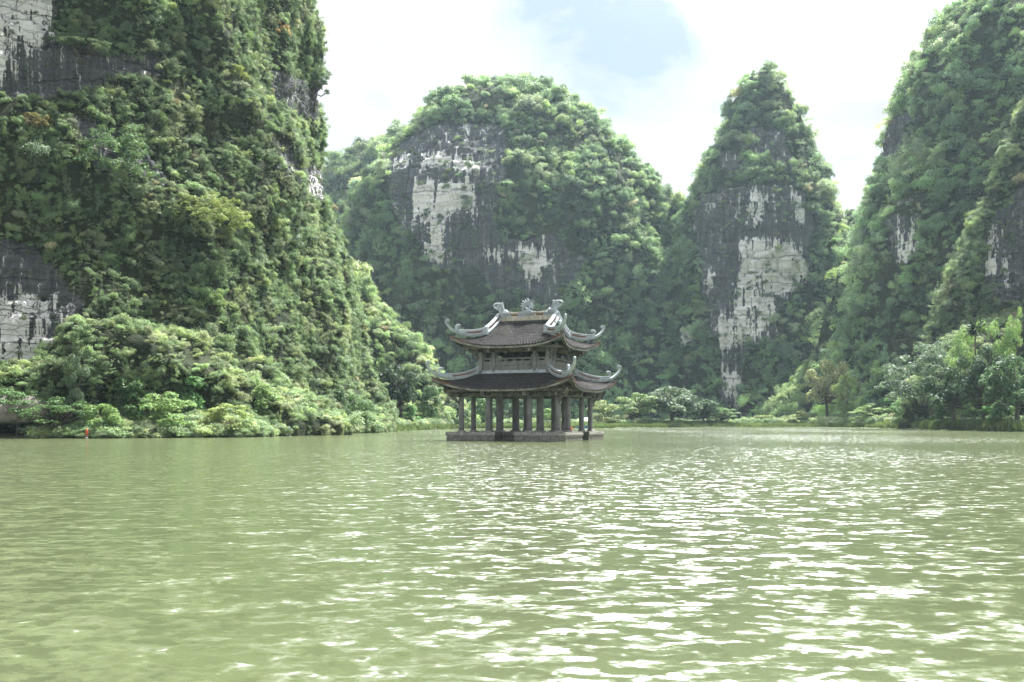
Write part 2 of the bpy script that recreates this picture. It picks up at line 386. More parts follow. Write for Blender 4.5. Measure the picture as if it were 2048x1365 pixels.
mountain('left_cliff', 'huge near cliff filling the left side, bare white rock at its upper and lower left edge', 150, lambda z, rx: 62 - .12*np.maximum(z, 0) + 0*rx,
    [(900, -1500, 770), (860, -1500, 764), (800, -1500, 764), (760, -1480, 750), (700, -1470, 728), (640, -1460, 716), (590, -1450, 708), (540, -1440, 698), (480, -1420, 682), (430, -1400, 668), (380, -1390, 652), (320, -1380, 646), (260, -1370, 640), (190, -1350, 640), (130, -1330, 634), (60, -1300, 622), (0, -1270, 612), (-150, -1200, 590), (-350, -1000, 520), (-550, -800, 300), (-700, -600, 100), (-780, -400, -100)],
    rock=[[(-80, -40), (122, -40), (118, 70), (200, 95), (330, 110), (340, 140), (230, 150), (190, 180), (120, 190), (-80, 200)], [(-80, 470), (60, 490), (120, 560), (150, 600), (150, 640), (125, 800), (-80, 900)],
          [(525, 130), (640, 170), (640, 245), (565, 215)], [(520, 265), (545, 275), (600, 335), (590, 365), (530, 350)], [(600, 330), (655, 330), (655, 405), (600, 390)], [(140, 230), (300, 300), (330, 370), (180, 350)]],
    white=[[(-80, -40), (115, -40), (112, 70), (60, 75), (30, 100), (15, 150), (-80, 150)], [(20, 600), (100, 595), (105, 640), (60, 660), (55, 700), (-80, 770), (-80, 620)], [(-80, 690), (60, 690), (115, 720), (115, 800), (-80, 800)], [(615, 355), (645, 358), (645, 385), (618, 385)], [(540, 320), (575, 335), (570, 352), (535, 345)]],
    rscale=.55, amp=.95, nphi=860, dz=.40, inset=1.3, top=0)
mountain('shore_slope', 'bushy green talus slope at the water edge below the near left cliff', 118, lambda z, rx: 24-.35*np.maximum(z, 0),
    [(885, -420, 690), (860, -420, 668), (830, -380, 640), (800, -260, 612), (775, 60, 585), (750, 140, 560), (725, 160, 525), (705, 180, 480), (690, 215, 420), (680, 250, 350)],
    rscale=.5, amp=1.1, nphi=420, dz=.4, inset=.8, top=0)
mountain('mid_slope', 'lower light green slope between the near left cliff and the pavilion', 232, .7,
    [(870, 380, 975), (830, 390, 950), (790, 400, 922), (740, 420, 893), (700, 440, 866), (650, 460, 826), (610, 480, 788), (570, 500, 752), (530, 540, 715), (500, 580, 690), (485, 610, 650)],
    rscale=.3, amp=.6, nphi=260, dz=.8)
mountain('bank_slope', 'low bushy slope behind the trees of the right bank', 208, lambda z, rx: 12+0*z,
    [(872, 1790, 2500), (800, 1812, 2480), (750, 1846, 2450), (700, 1890, 2400), (670, 1935, 2330), (655, 1980, 2250)], rscale=.4, amp=.4, nphi=240, dz=.6, inset=.8, top=0)
mountain('centre_peak', 'broad rounded karst peak behind the pavilion with a banded grey and white cliff face', 430, .8,
    [(860, 640, 1400), (780, 650, 1395), (700, 662, 1385), (600, 672, 1372), (500, 684, 1350), (420, 700, 1334), (390, 706, 1325), (350, 748, 1290), (300, 780, 1248), (255, 808, 1204), (225, 828, 1168), (200, 862, 1146), (182, 900, 1122), (170, 935, 1100), (162, 965, 1075), (156, 990, 1040)],
    rock=[[(785, 300), (850, 262), (930, 240), (1005, 255), (1010, 330), (990, 420), (1005, 520), (965, 550), (870, 538), (850, 490), (800, 480), (782, 400)], [(955, 485), (1110, 468), (1165, 520), (1160, 560), (1110, 605), (1000, 600), (960, 560)], [(1035, 585), (1120, 585), (1115, 645), (1040, 645)]],
    white=[[(790, 320), (832, 318), (832, 335), (790, 340)], [(848, 310), (900, 313), (962, 325), (962, 352), (930, 352), (900, 330), (850, 338)], [(835, 385), (860, 360), (905, 368), (948, 372), (950, 410), (915, 420), (895, 445), (890, 480), (903, 532), (868, 530), (863, 480), (868, 440), (840, 460), (830, 430)], [(936, 362), (952, 375), (952, 440), (938, 455)], [(840, 470), (860, 475), (866, 530), (850, 525)], [(1030, 492), (1100, 498), (1112, 530), (1075, 545), (1070, 562), (1052, 572), (1050, 525), (1028, 520)], [(915, 248), (942, 250), (942, 266), (920, 264)], [(970, 490), (1003, 495), (1003, 520), (972, 515)]],
    rscale=.16, amp=1.0, nphi=620, dz=.75)
mountain('rear_shoulder', 'distant wooded ridge just right of the near left cliff', 560, .8,
    [(860, 480, 1100), (500, 540, 1050), (400, 600, 1000), (350, 645, 980), (330, 670, 960), (305, 705, 930), (285, 745, 900), (265, 790, 880), (250, 820, 850)], rscale=.16, amp=.8, nphi=240, dz=1.6)
mountain('sunny_foot', 'sunlit bushy slope in the gap right of the narrow tower', 335, .6,
    [(862, 1500, 1900), (800, 1560, 1850), (740, 1596, 1815), (680, 1622, 1785), (620, 1640, 1755), (560, 1652, 1730), (520, 1664, 1708), (505, 1676, 1690)], rscale=.16, amp=.5, nphi=220, dz=1.0)
mountain('saddle_hill', 'green wooded saddle hill between the broad peak and the narrow tower', 412, .55,
    [(860, 1110, 1480), (760, 1140, 1460), (700, 1165, 1440), (600, 1205, 1420), (500, 1250, 1405), (440, 1285, 1395), (400, 1310, 1375), (380, 1328, 1358), (372, 1340, 1348)], rscale=.16, amp=.7, nphi=240, dz=1.2)
mountain('tower_peak', 'tall narrow karst tower right of centre with a white scarred cliff face', 400, .95,
    [(860, 1285, 1765), (800, 1292, 1755), (750, 1298, 1745), (650, 1308, 1728), (550, 1320, 1708), (450, 1348, 1684), (400, 1366, 1670), (370, 1380, 1656), (330, 1400, 1638), (280, 1424, 1624), (250, 1436, 1612), (220, 1446, 1600), (190, 1454, 1590), (170, 1464, 1580), (152, 1474, 1572), (140, 1484, 1566), (130, 1496, 1558), (126, 1508, 1550)],
    rock=[[(1395, 390), (1480, 368), (1605, 378), (1622, 440), (1618, 560), (1585, 592), (1545, 640), (1562, 690), (1500, 682), (1478, 760), (1478, 832), (1440, 832), (1440, 700), (1420, 640), (1400, 560), (1388, 480)], [(1360, 650), (1392, 652), (1388, 692), (1360, 690)], [(1500, 250), (1560, 260), (1590, 330), (1560, 345), (1500, 300)], [(1440, 300), (1490, 320), (1490, 345), (1440, 340)]],
    white=[[(1488, 388), (1540, 388), (1530, 420), (1512, 465), (1503, 440)], [(1580, 385), (1604, 390), (1604, 450), (1592, 440)], [(1478, 480), (1530, 474), (1602, 490), (1618, 560), (1590, 577), (1545, 587), (1480, 582), (1463, 560), (1488, 520)], [(1468, 582), (1552, 592), (1542, 640), (1512, 682), (1438, 702), (1433, 640), (1468, 630)], [(1450, 735), (1475, 740), (1475, 812), (1450, 805)], [(1410, 545), (1432, 540), (1434, 577), (1413, 577)], [(1360, 652), (1390, 656), (1384, 692), (1360, 690)]],
    rscale=.17, amp=.8, nphi=560, dz=.75)
mountain('saddle_ridge', 'small wooded gap ridge right of the narrow tower', 430, .8,
    [(860, 1560, 1850), (600, 1610, 1800), (500, 1640, 1770), (440, 1662, 1745), (415, 1680, 1730), (405, 1692, 1715), (402, 1700, 1708)], rscale=.16, amp=.6, nphi=200, dz=1.2)
mountain('right_peak', 'hazy high wooded mountain on the right with a small white scar', 300, .62,
    [(860, 1640, 3100), (760, 1664, 3080), (700, 1682, 3060), (600, 1700, 3040), (500, 1716, 3000), (430, 1724, 2960), (400, 1732, 2940), (330, 1758, 2900), (280, 1770, 2860), (230, 1776, 2820), (200, 1784, 2790), (150, 1796, 2750), (100, 1818, 2700), (60, 1842, 2660), (20, 1885, 2610), (0, 1925, 2580), (-40, 2000, 2540), (-90, 2080, 2480), (-140, 2180, 2400), (-170, 2270, 2320)],
    rock=[[(1785, 440), (1850, 435), (1845, 500), (1800, 545)], [(1772, 235), (1810, 225), (1795, 330), (1755, 325)]],
    white=[[(1800, 470), (1842, 462), (1822, 520), (1798, 540)], [(1795, 400), (1840, 400), (1840, 412), (1795, 410)]],
    rscale=.2, amp=.9, nphi=560, dz=.75)
mountain('right_spur', 'near dark rocky spur at the right edge with trees at its foot', 228, .30,
    [(870, 1830, 3000), (800, 1832, 2980), (740, 1836, 2950), (700, 1842, 2930), (650, 1856, 2900), (600, 1872, 2870), (550, 1898, 2850), (500, 1922, 2820), (450, 1938, 2800), (400, 1956, 2770), (350, 1972, 2740), (300, 1988, 2700), (250, 2004, 2660), (200, 2024, 2600), (150, 2048, 2540), (100, 2084, 2480), (40, 2150, 2400), (0, 2220, 2330)],
    rock=[[(1990, 430), (2060, 360), (2100, 360), (2100, 600), (2000, 600), (1955, 560)]],
    white=[[(1975, 450), (1992, 450), (1987, 560), (1973, 560)], [(2010, 520), (2020, 520), (2020, 560), (2012, 560)]],
    rscale=.42, amp=.8, nphi=520, dz=.5, inset=1.5)

# ------------------------------------------------------------------ foliage pieces
def leaf_quads(C, Nn, size, aspect, r):
    """one bent diamond leaf per centre C with normal Nn"""
    n = len(C); Nn = Nn/(np.linalg.norm(Nn, axis=1)[:, None]+1e-9)
    a = r.normal(size=(n, 3)); a[:, 2] -= .5; a -= Nn*np.sum(a*Nn, 1)[:, None]; a /= np.linalg.norm(a, axis=1)[:, None]+1e-9
    b = np.cross(Nn, a); s = (size*(.6+.8*r.random(n)))[:, None]
    V = np.stack([C-a*s, C+b*s*aspect-Nn*s*.15, C+a*s-Nn*s*.3, C-b*s*aspect-Nn*s*.15], 1).reshape(-1, 3)
    return V, np.arange(4*n).reshape(n, 4)
def leaf_mesh(name, C, Nn, size, aspect, r, mat):
    V, F = leaf_quads(C, Nn, size, aspect, r)
    me = mesh(name, V, F, mat)
    at = me.attributes.new('rnd', 'FLOAT', 'FACE'); at.data.foreach_set('value', r.random(len(F)).astype(np.float32))
    return me
def sph(n, r): 
    d = r.normal(size=(n, 3)); return d/np.linalg.norm(d, axis=1)[:, None]
def clump(kind, seed):
    r = np.random.default_rng(seed); C = []; Nn = []
    if kind == 'bush':
        lobes = [(np.array([0, 0, .15]), .75)] + [(np.r_[r.uniform(-.65, .65, 2), r.uniform(.0, .6)], r.uniform(.28, .5)) for _ in range(7)]
        per = 150
    elif kind == 'crown':
        lobes = [(np.r_[r.uniform(-.7, .7, 2), r.uniform(.35, 1.0)], r.uniform(.3, .5)) for _ in range(8)]; per = 120
    elif kind == 'vine':
        lobes = [(np.r_[r.uniform(-.6, .6, 2), .5-1.7*k/9.], r.uniform(.25, .45)) for k in range(10)]; per = 90
    elif kind == 'spray':
        lobes = [(np.r_[r.uniform(-.9, .9, 2), r.uniform(0, .7)], r.uniform(.2, .36)) for _ in range(12)]; per = 80
    for c, R_ in lobes:
        n = int(per*(R_/.4)**1.5); d = sph(n, r); d[:, 2] = np.where(d[:, 2] < -.35, -d[:, 2], d[:, 2])
        rad = R_*(.55+.75*r.random(n)**1.3); sq = np.array([1, 1, .8 if kind != 'spray' else .5])
        C.append(c + d*rad[:, None]*sq); Nn.append(d + np.array([0, 0, .5]) + .6*r.normal(size=(n, 3)))
    C = np.concatenate(C); Nn = np.concatenate(Nn)
    sz = {'bush': .068, 'crown': .07, 'vine': .062, 'spray': .068}[kind]
    return leaf_mesh('leaf_clump', C, Nn, sz, .52 if kind != 'spray' else .36, r, M_LEAF_I)
CL = bpy.data.collections.new('leaf_clumps')
KINDS = ['bush']*4 + ['crown']*4 + ['vine']*2 + ['spray']*2
for k, kd in enumerate(KINDS):
    CL.objects.link(bpy.data.objects.new('clump_%02d' % k, clump(kd, 100+k)))
def grass_tuft(seed, h=1.0):
    r = np.random.default_rng(seed); V = []; F = []; n = 46
    for k in range(n):
        a = r.uniform(0, 6.28); q = r.uniform(0, .55); x, y = q*math.cos(a), q*math.sin(a); hh = h*r.uniform(.5, 1.0); le = r.uniform(.1, .5); b = r.uniform(0, 6.28)
        dx, dy = le*math.cos(b), le*math.sin(b); wx, wy = -.035*math.sin(b+.6), .035*math.cos(b+.6); i = len(V)
        V += [(x-wx, y-wy, 0), (x+wx, y+wy, 0), (x+wx*.8+dx*.35, y+wy*.8+dy*.35, hh*.62), (x-wx*.8+dx*.35, y-wy*.8+dy*.35, hh*.62), (x+dx, y+dy, hh), (x+dx+wx*.1, y+dy+wy*.1, hh)]
        F += [(i, i+1, i+2, i+3), (i+3, i+2, i+5, i+4)]
    me = mesh('grass_tuft', V, np.array(F), M_LEAF_I)
    at = me.attributes.new('rnd', 'FLOAT', 'FACE'); at.data.foreach_set('value', np.repeat(r.random(n), 2).astype(np.float32)); return me
GR = bpy.data.collections.new('grass_tufts')
for k in range(4): GR.objects.link(bpy.data.objects.new('tuft_%02d' % k, grass_tuft(200+k)))

def scatter_group(coll):
    g = bpy.data.node_groups.new('scatter_'+coll.name, 'GeometryNodeTree')
    g.interface.new_socket('Geometry', in_out='INPUT', socket_type='NodeSocketGeometry'); g.interface.new_socket('Geometry', in_out='OUTPUT', socket_type='NodeSocketGeometry')
    gi = N(g, 'NodeGroupInput'); go = N(g, 'NodeGroupOutput'); ip = N(g, 'GeometryNodeInstanceOnPoints')
    ci = N(g, 'GeometryNodeCollectionInfo'); ci.inputs['Collection'].default_value = coll; ci.inputs['Separate Children'].default_value = True; ci.inputs['Reset Children'].default_value = True
    def na(name, dt):
        n = N(g, 'GeometryNodeInputNamedAttribute', data_type=dt); n.inputs['Name'].default_value = name; return n.outputs['Attribute']
    e = N(g, 'FunctionNodeEulerToRotation'); L(g, na('rot', 'FLOAT_VECTOR'), e.inputs[0])
    L(g, gi.outputs[0], ip.inputs['Points']); L(g, ci.outputs[0], ip.inputs['Instance']); ip.inputs['Pick Instance'].default_value = True
    L(g, na('idx', 'INT'), ip.inputs['Instance Index']); L(g, e.outputs[0], ip.inputs['Rotation']); L(g, na('scl', 'FLOAT_VECTOR'), ip.inputs['Scale'])
    L(g, ip.outputs[0], go.inputs[0]); return g
SG = {c.name: scatter_group(c) for c in (CL, GR)}
def scatter(name, label, cat, pts, rot, scl, idx, tint, coll):
    me = bpy.data.meshes.new(name); me.vertices.add(len(pts)); me.vertices.foreach_set('co', np.asarray(pts, np.float32).ravel())
    for nm, ty, a, key in (('rot', 'FLOAT_VECTOR', rot, 'vector'), ('scl', 'FLOAT_VECTOR', scl, 'vector'), ('idx', 'INT', idx, 'value'), ('tint', 'FLOAT_VECTOR', tint, 'vector')):
        at = me.attributes.new(nm, ty, 'POINT'); at.data.foreach_set(key, np.asarray(a, np.int32 if ty == 'INT' else np.float32).ravel())
    me.update(); o = link(name, me); md = o.modifiers.new('scatter', 'NODES'); md.node_group = SG[coll.name]
    tag(o, label, cat, kind='stuff'); return o

GREENS = np.array([(.046, .078, .036), (.060, .102, .044), (.082, .130, .050), (.062, .098, .060), (.112, .152, .052), (.100, .124, .074), (.120, .112, .064)])
def tints(p, size, bright, warm, r):
    n = len(p); f = fbm(p/size, 3)*3.0 + r.normal(size=n)*.38
    k = np.clip((f+1.0)/2.0, 0, .999)*5; i = k.astype(int); w_ = (k-i)[:, None]
    t = GREENS[i]*(1-w_) + GREENS[np.minimum(i+1, 5)]*w_
    odd = r.random(n) < .012; t[odd] = GREENS[6]*(1+.5*r.random(odd.sum()))[:, None]
    t = t*bright*1.5*(.65+.7*r.random(n))[:, None]
    return t*np.array([1+warm, 1, 1-warm])
def forest(mt, name, label, spacing, bright=1.0, warm=0.0, on_rock=.05, seed=1, pxr=(-120, 2170), pyr=(-90, 905), low=0.0, mix=[.11]*4+[.085]*4+[.05]*2+[.06]*2):
    r = np.random.default_rng(seed); V, F, rk = mt['V'], mt['F'], mt['rock']
    a, b, c, d = (V[F[:, k]] for k in range(4)); nr = np.cross(c-a, d-b); ar = np.linalg.norm(nr, axis=1)+1e-9; nr /= ar[:, None]; ar *= .5
    ce = (a+b+c+d)/4; tc = np.array([0, 0, EYE])-ce; tc /= np.linalg.norm(tc, axis=1)[:, None]
    fa = np.sum(nr*tc, 1); px = 1024+FPX*ce[:, 0]/ce[:, 1]; py = HOR-FPX*(ce[:, 2]-EYE)/ce[:, 1]
    wgt = ar*np.where(fa > -.3, 1, 0)*((px > pxr[0]) & (px < pxr[1]) & (py > pyr[0]) & (py < pyr[1]) & (ce[:, 2] > .3))
    fr = rk[F].mean(1); wgt *= (1-fr) + fr*on_rock; wgt *= np.clip(.75+1.5*fbm(ce/(spacing*7)+seed, 3), .36, 1.4)
    n = int(wgt.sum()/spacing**2*1.7)
    f = r.choice(len(F), n, p=wgt/wgt.sum()); u, v = r.random((2, n, 1))
    p = (a[f]*(1-u)+b[f]*u)*(1-v) + (d[f]*(1-u)+c[f]*u)*v; nn = nr[f]; steep = 1-np.clip(nn[:, 2], 0, 1)
    s = spacing*.62*np.exp(.38*r.normal(size=n)); s = np.minimum(s, spacing*1.25); s *= np.where(r.random(n) < .03, 1.45, 1.0); s *= np.where(fr[f] > .5, .55, 1)
    s *= 1+.35*fbm(p/(spacing*6), 2)
    p = p + nn*(s*.25)[:, None]
    idx = r.choice(len(KINDS), n, p=np.array(mix)); idx = np.where((steep < .5) & (idx > 7) & (idx < 10), 5, idx)
    rot = np.c_[-nn[:, 1]*.5+r.normal(size=n)*.15, nn[:, 0]*.5+r.normal(size=n)*.15, r.random(n)*6.28]
    # tilt first, then spin about the plant's own axis is close enough for round clumps
    vn = (idx > 7) & (idx < 10); sp_ = idx > 9; q_ = np.where(vn, .8, np.where(sp_, 1.25, 1.0))*np.exp(.22*r.normal(size=n))
    scl = np.c_[s*q_, s/q_**.5*np.exp(.15*r.normal(size=n)), s*np.where(vn, 1.2+.9*r.random(n), .7+.7*r.random(n))]
    scatter(name, label, 'vegetation', p, rot, scl, idx, tints(p, spacing*5, bright, warm, r)*(1+low*np.exp(-np.maximum(p[:, 2], 0)/14))[:, None]*np.where((fr[f] > .5), .7, 1)[:, None], CL)
    return n
tot = 0
tot += forest(MTN['left_cliff'], 'hillside_shrubs', 'dense green shrubs and creepers covering the near left cliff', .74, 1.75, 0.0, .10, 11, mix=[.075]*4+[.04]*4+[.17]*2+[.10]*2)
tot += forest(MTN['shore_slope'], 'hillside_shrubs', 'bright green bushes and creepers on the talus slope below the left cliff', .74, 2.05, .05, 0, 10, mix=[.10]*4+[.04]*4+[.08]*2+[.14]*2)
tot += forest(MTN['bank_slope'], 'hillside_shrubs', 'mixed green shrubs on the low slope behind the right bank trees', 1.5, 1.9, .02, 0, 21, pxr=(-120, 2560))
tot += forest(MTN['sunny_foot'], 'hillside_trees', 'pale sunlit trees in the gap right of the narrow tower', 3.0, 2.6, .06, 0, 20)
tot += forest(MTN['mid_slope'], 'hillside_shrubs', 'light green thicket covering the lower slope left of the pavilion', 1.7, 2.4, .04, 0, 12, mix=[.09]*4+[.06]*4+[.10]*2+[.10]*2)
tot += forest(MTN['centre_peak'], 'hillside_trees', 'trees and bushes covering the broad rounded peak behind the pavilion', 3.0, 2.25, -.06, .28, 13, low=1.5, mix=[.09]*4+[.07]*4+[.11]*2+[.07]*2)
tot += forest(MTN['rear_shoulder'], 'hillside_trees', 'trees on the distant ridge just right of the near left cliff', 4.6, 1.9, .03, 0, 14)
tot += forest(MTN['saddle_hill'], 'hillside_trees', 'bright trees on the saddle hill between broad peak and narrow tower', 3.4, 2.3, .05, 0, 15)
tot += forest(MTN['tower_peak'], 'hillside_trees', 'trees and bushes clinging to the tall narrow karst tower', 2.8, 2.25, -.06, .28, 16, low=1.5, mix=[.09]*4+[.07]*4+[.11]*2+[.07]*2)
tot += forest(MTN['saddle_ridge'], 'hillside_trees', 'trees on the small gap ridge right of the narrow tower', 3.6, 1.9, 0.0, 0, 17)
tot += forest(MTN['right_peak'], 'hillside_trees', 'trees and bushes covering the hazy high mountain on the right', 2.7, 2.6, -.06, .14, 18, low=.5, mix=[.09]*4+[.07]*4+[.11]*2+[.07]*2)
tot += forest(MTN['right_spur'], 'hillside_shrubs', 'dark shrubs and creepers over the rocky spur at the right edge', 1.5, 1.8, .02, .62, 19, mix=[.075]*4+[.04]*4+[.17]*2+[.10]*2)

def bank_scatter():
    r = np.random.default_rng(31)
    # grass on the low bank
    px = r.uniform(740, 2450, 18000); off = r.exponential(4.5, len(px))-.4; Y = shore(px)+off; X = (px-1024)/FPX*Y; Z = np.maximum(land_h(X, Y), 0)-.03
    n = len(px); s = .55+.5*r.random(n); s *= np.where(px > 1760, 1.5, 1)
    f = fbm(np.c_[X, Y, 0*X]/9, 2)
    t = np.array([.125, .195, .05])*(.6+.8*r.random(n))[:, None]*(1+.5*f)[:, None]
    scatter('bank_grass', 'bright green grass and reeds along the water edge of the far bank', 'grass', np.c_[X, Y, Z], np.c_[r.normal(size=(n, 2))*.12, r.random(n)*6.28], np.c_[s, s, s*(.7+.5*r.random(n))], r.integers(0, 4, n), t, GR)
    # low undergrowth
    px = np.concatenate([r.uniform(-60, 790, 5200), r.uniform(780, 2450, 5200)]); n = len(px); off = r.gamma(1.6, 4.0, n)-.6; off = np.where(px > 780, off+5, off)
    Y = shore(px)+off; X = (px-1024)/FPX*Y; Z = np.maximum(land_h(X, Y), 0)
    s = np.where(px < 790, .8, np.where((px > 1480) & (px < 1800), 1.7, 1.15))*(.45+.8*r.random(n)**1.6); Z = Z + s*.1 + np.where(px < 790, np.maximum(off, 0)*.24*r.random(n), 0)
    idx = r.choice(12, n, p=np.array([.13]*4+[.06]*4+[0]*2+[.12]*2))
    f = fbm(np.c_[X, Y, 0*X]/8, 2)
    t = tints(np.c_[X, Y, Z], 5.0, 2.0, .03, r)
    keep = (off > -.5) & ~((px < 62) & (off < 4))
    scatter('bank_undergrowth', 'tangled bright green undergrowth along the foot of the slopes', 'undergrowth', np.c_[X, Y, Z][keep], np.c_[r.normal(size=(n, 2))*.15, r.random(n)*6.28][keep], np.c_[s, s, s*.9][keep], idx[keep], t[keep], CL)
    pass
bank_scatter()
def floating():
    PD = bpy.data.collections.new('lily_pads'); r = np.random.default_rng(55)
    for k in range(3):
        V = []; F = []
        for j in range(7):
            a = r.uniform(0, 6.28); q = r.uniform(0, .5); rr = r.uniform(.10, .2); c = np.array([q*math.cos(a), q*math.sin(a), .01+.008*j]); b = len(V)
            V += [c+np.array([rr*math.cos(t_)*(1+.15*r.normal()), rr*math.sin(t_), .05*r.random()]) for t_ in np.linspace(0, 6.28, 8)[:-1]]; F.append(tuple(range(b, b+7)))
        me = mesh('lily_pad', V, F, M_LEAF_I); at = me.attributes.new('rnd', 'FLOAT', 'FACE'); at.data.foreach_set('value', r.random(len(F)).astype(np.float32))
        PD.objects.link(bpy.data.objects.new('pad_%d' % k, me))
    SG['lily_pads'] = scatter_group(PD)
    n = 1500; px = np.concatenate([r.normal(1640, 90, n*2//3), r.uniform(1230, 1900, n//3)]); off = -r.exponential(2.2, len(px)); Y = shore(px)+off; X = (px-1024)/FPX*Y; n = len(px)
    s = .8+1.0*r.random(n)
    scatter('floating_leaves', 'pale green floating leaves along the far water edge', 'water plants', np.c_[X, Y, 0*X+.01], np.c_[0*X, 0*X, r.random(n)*6.28], np.c_[s, s, s], r.integers(0, 3, n), np.array([.16, .24, .10])*(.6+.8*r.random(n))[:, None], PD)
floating()

# ------------------------------------------------------------------ pavilion
def stone_mats():
    d = {}
    d['stone'] = simple('weathered_stone', (.105, .106, .108), (.265, .268, .272), 2.2, .85, .35, .03, (1, 1, .35), 8, .3, .7)
    d['carved'] = simple('carved_stone', (.07, .07, .06), (.30, .29, .26), 7.5, .9, 1.0, .06, None, 5, .42, .6)
    d['lip'] = simple('platform_stone', (.17, .165, .15), (.36, .35, .32), 5.0, .9, .7, .04, None, 8, .35, .65)
    d['ridge'] = simple('blue_grey_mortar', (.24, .275, .31), (.47, .52, .56), 3.0, .75, .2, .02, None, 7, .3, .7)
    d['plaster'] = simple('stained_plaster', (.20, .18, .145), (.56, .53, .45), 4.5, .9, .2, .02, (1, 1, .2), 7, .3, .62)
    d['terra'] = simple('terracotta', (.10, .045, .028), (.21, .085, .045), 9.0, .8, .5, .02)
    d['wood'] = simple('soffit_stone', (.048, .046, .042), (.195, .188, .172), 2.6, .9, .3, .02, None, 7, .35, .65)
    d['board'] = simple('eave_board', (.085, .084, .078), (.30, .295, .275), 2.2, .9, .2, .02, None, 7, .35, .62)
    d['dark'] = simple('dark_timber', (.035, .03, .027), (.09, .08, .07), 3.0, .9, .2, .02)
    # scale tiles: staggered rows in metres along (u) and down (v) the slope
    m, t, b, o = new_mat('roof_tiles')
    uv = N(t, 'ShaderNodeUVMap'); uv.uv_map = 'UVMap'
    br = N(t, 'ShaderNodeTexBrick'); br.offset = .5; L(t, uv.outputs[0], br.inputs['Vector'])
    br.inputs['Scale'].default_value = 1.0; br.inputs['Brick Width'].default_value = .22; br.inputs['Row Height'].default_value = .16; br.inputs['Mortar Size'].default_value = .022; br.inputs['Mortar Smooth'].default_value = .6; br.inputs['Bias'].default_value = 0
    br.inputs['Color1'].default_value = (.032, .032, .034, 1); br.inputs['Color2'].default_value = (.105, .100, .102, 1); br.inputs['Mortar'].default_value = (.012, .011, .011, 1)
    big = obj_noise(t, .9, 5, .6, uv.outputs[0]); sp = obj_noise(t, 9, 3, .6, uv.outputs[0])
    c = mixc(t, ramp(t, big, [(.35, 0.0), (.7, .55)]), br.outputs[0], (.060, .058, .061))
    c = mixc(t, ramp(t, sp, [(.58, 0.0), (.70, .7)]), c, (.19, .18, .17))
    L(t, c, b.inputs['Base Color']); b.inputs['Roughness'].default_value = .95; b.inputs['Specular IOR Level'].default_value = .1
    bump(t, b, math_n(t, 'SUBTRACT', 1.0, br.outputs['Fac']), .9, .04)
    d['tile'] = m
    return d
PM = stone_mats()
TH = R(22.0)
pav = empty('pavilion', (1.3, 83.0, 0.0), -TH)
tag(pav, 'two tiered stone pavilion with upswept tiled roofs standing alone in the lake', 'pavilion')
C1, C2 = 1.77, 4.15           # column lines
SG4 = [(1, -1), (1, 1), (-1, 1), (-1, -1)]

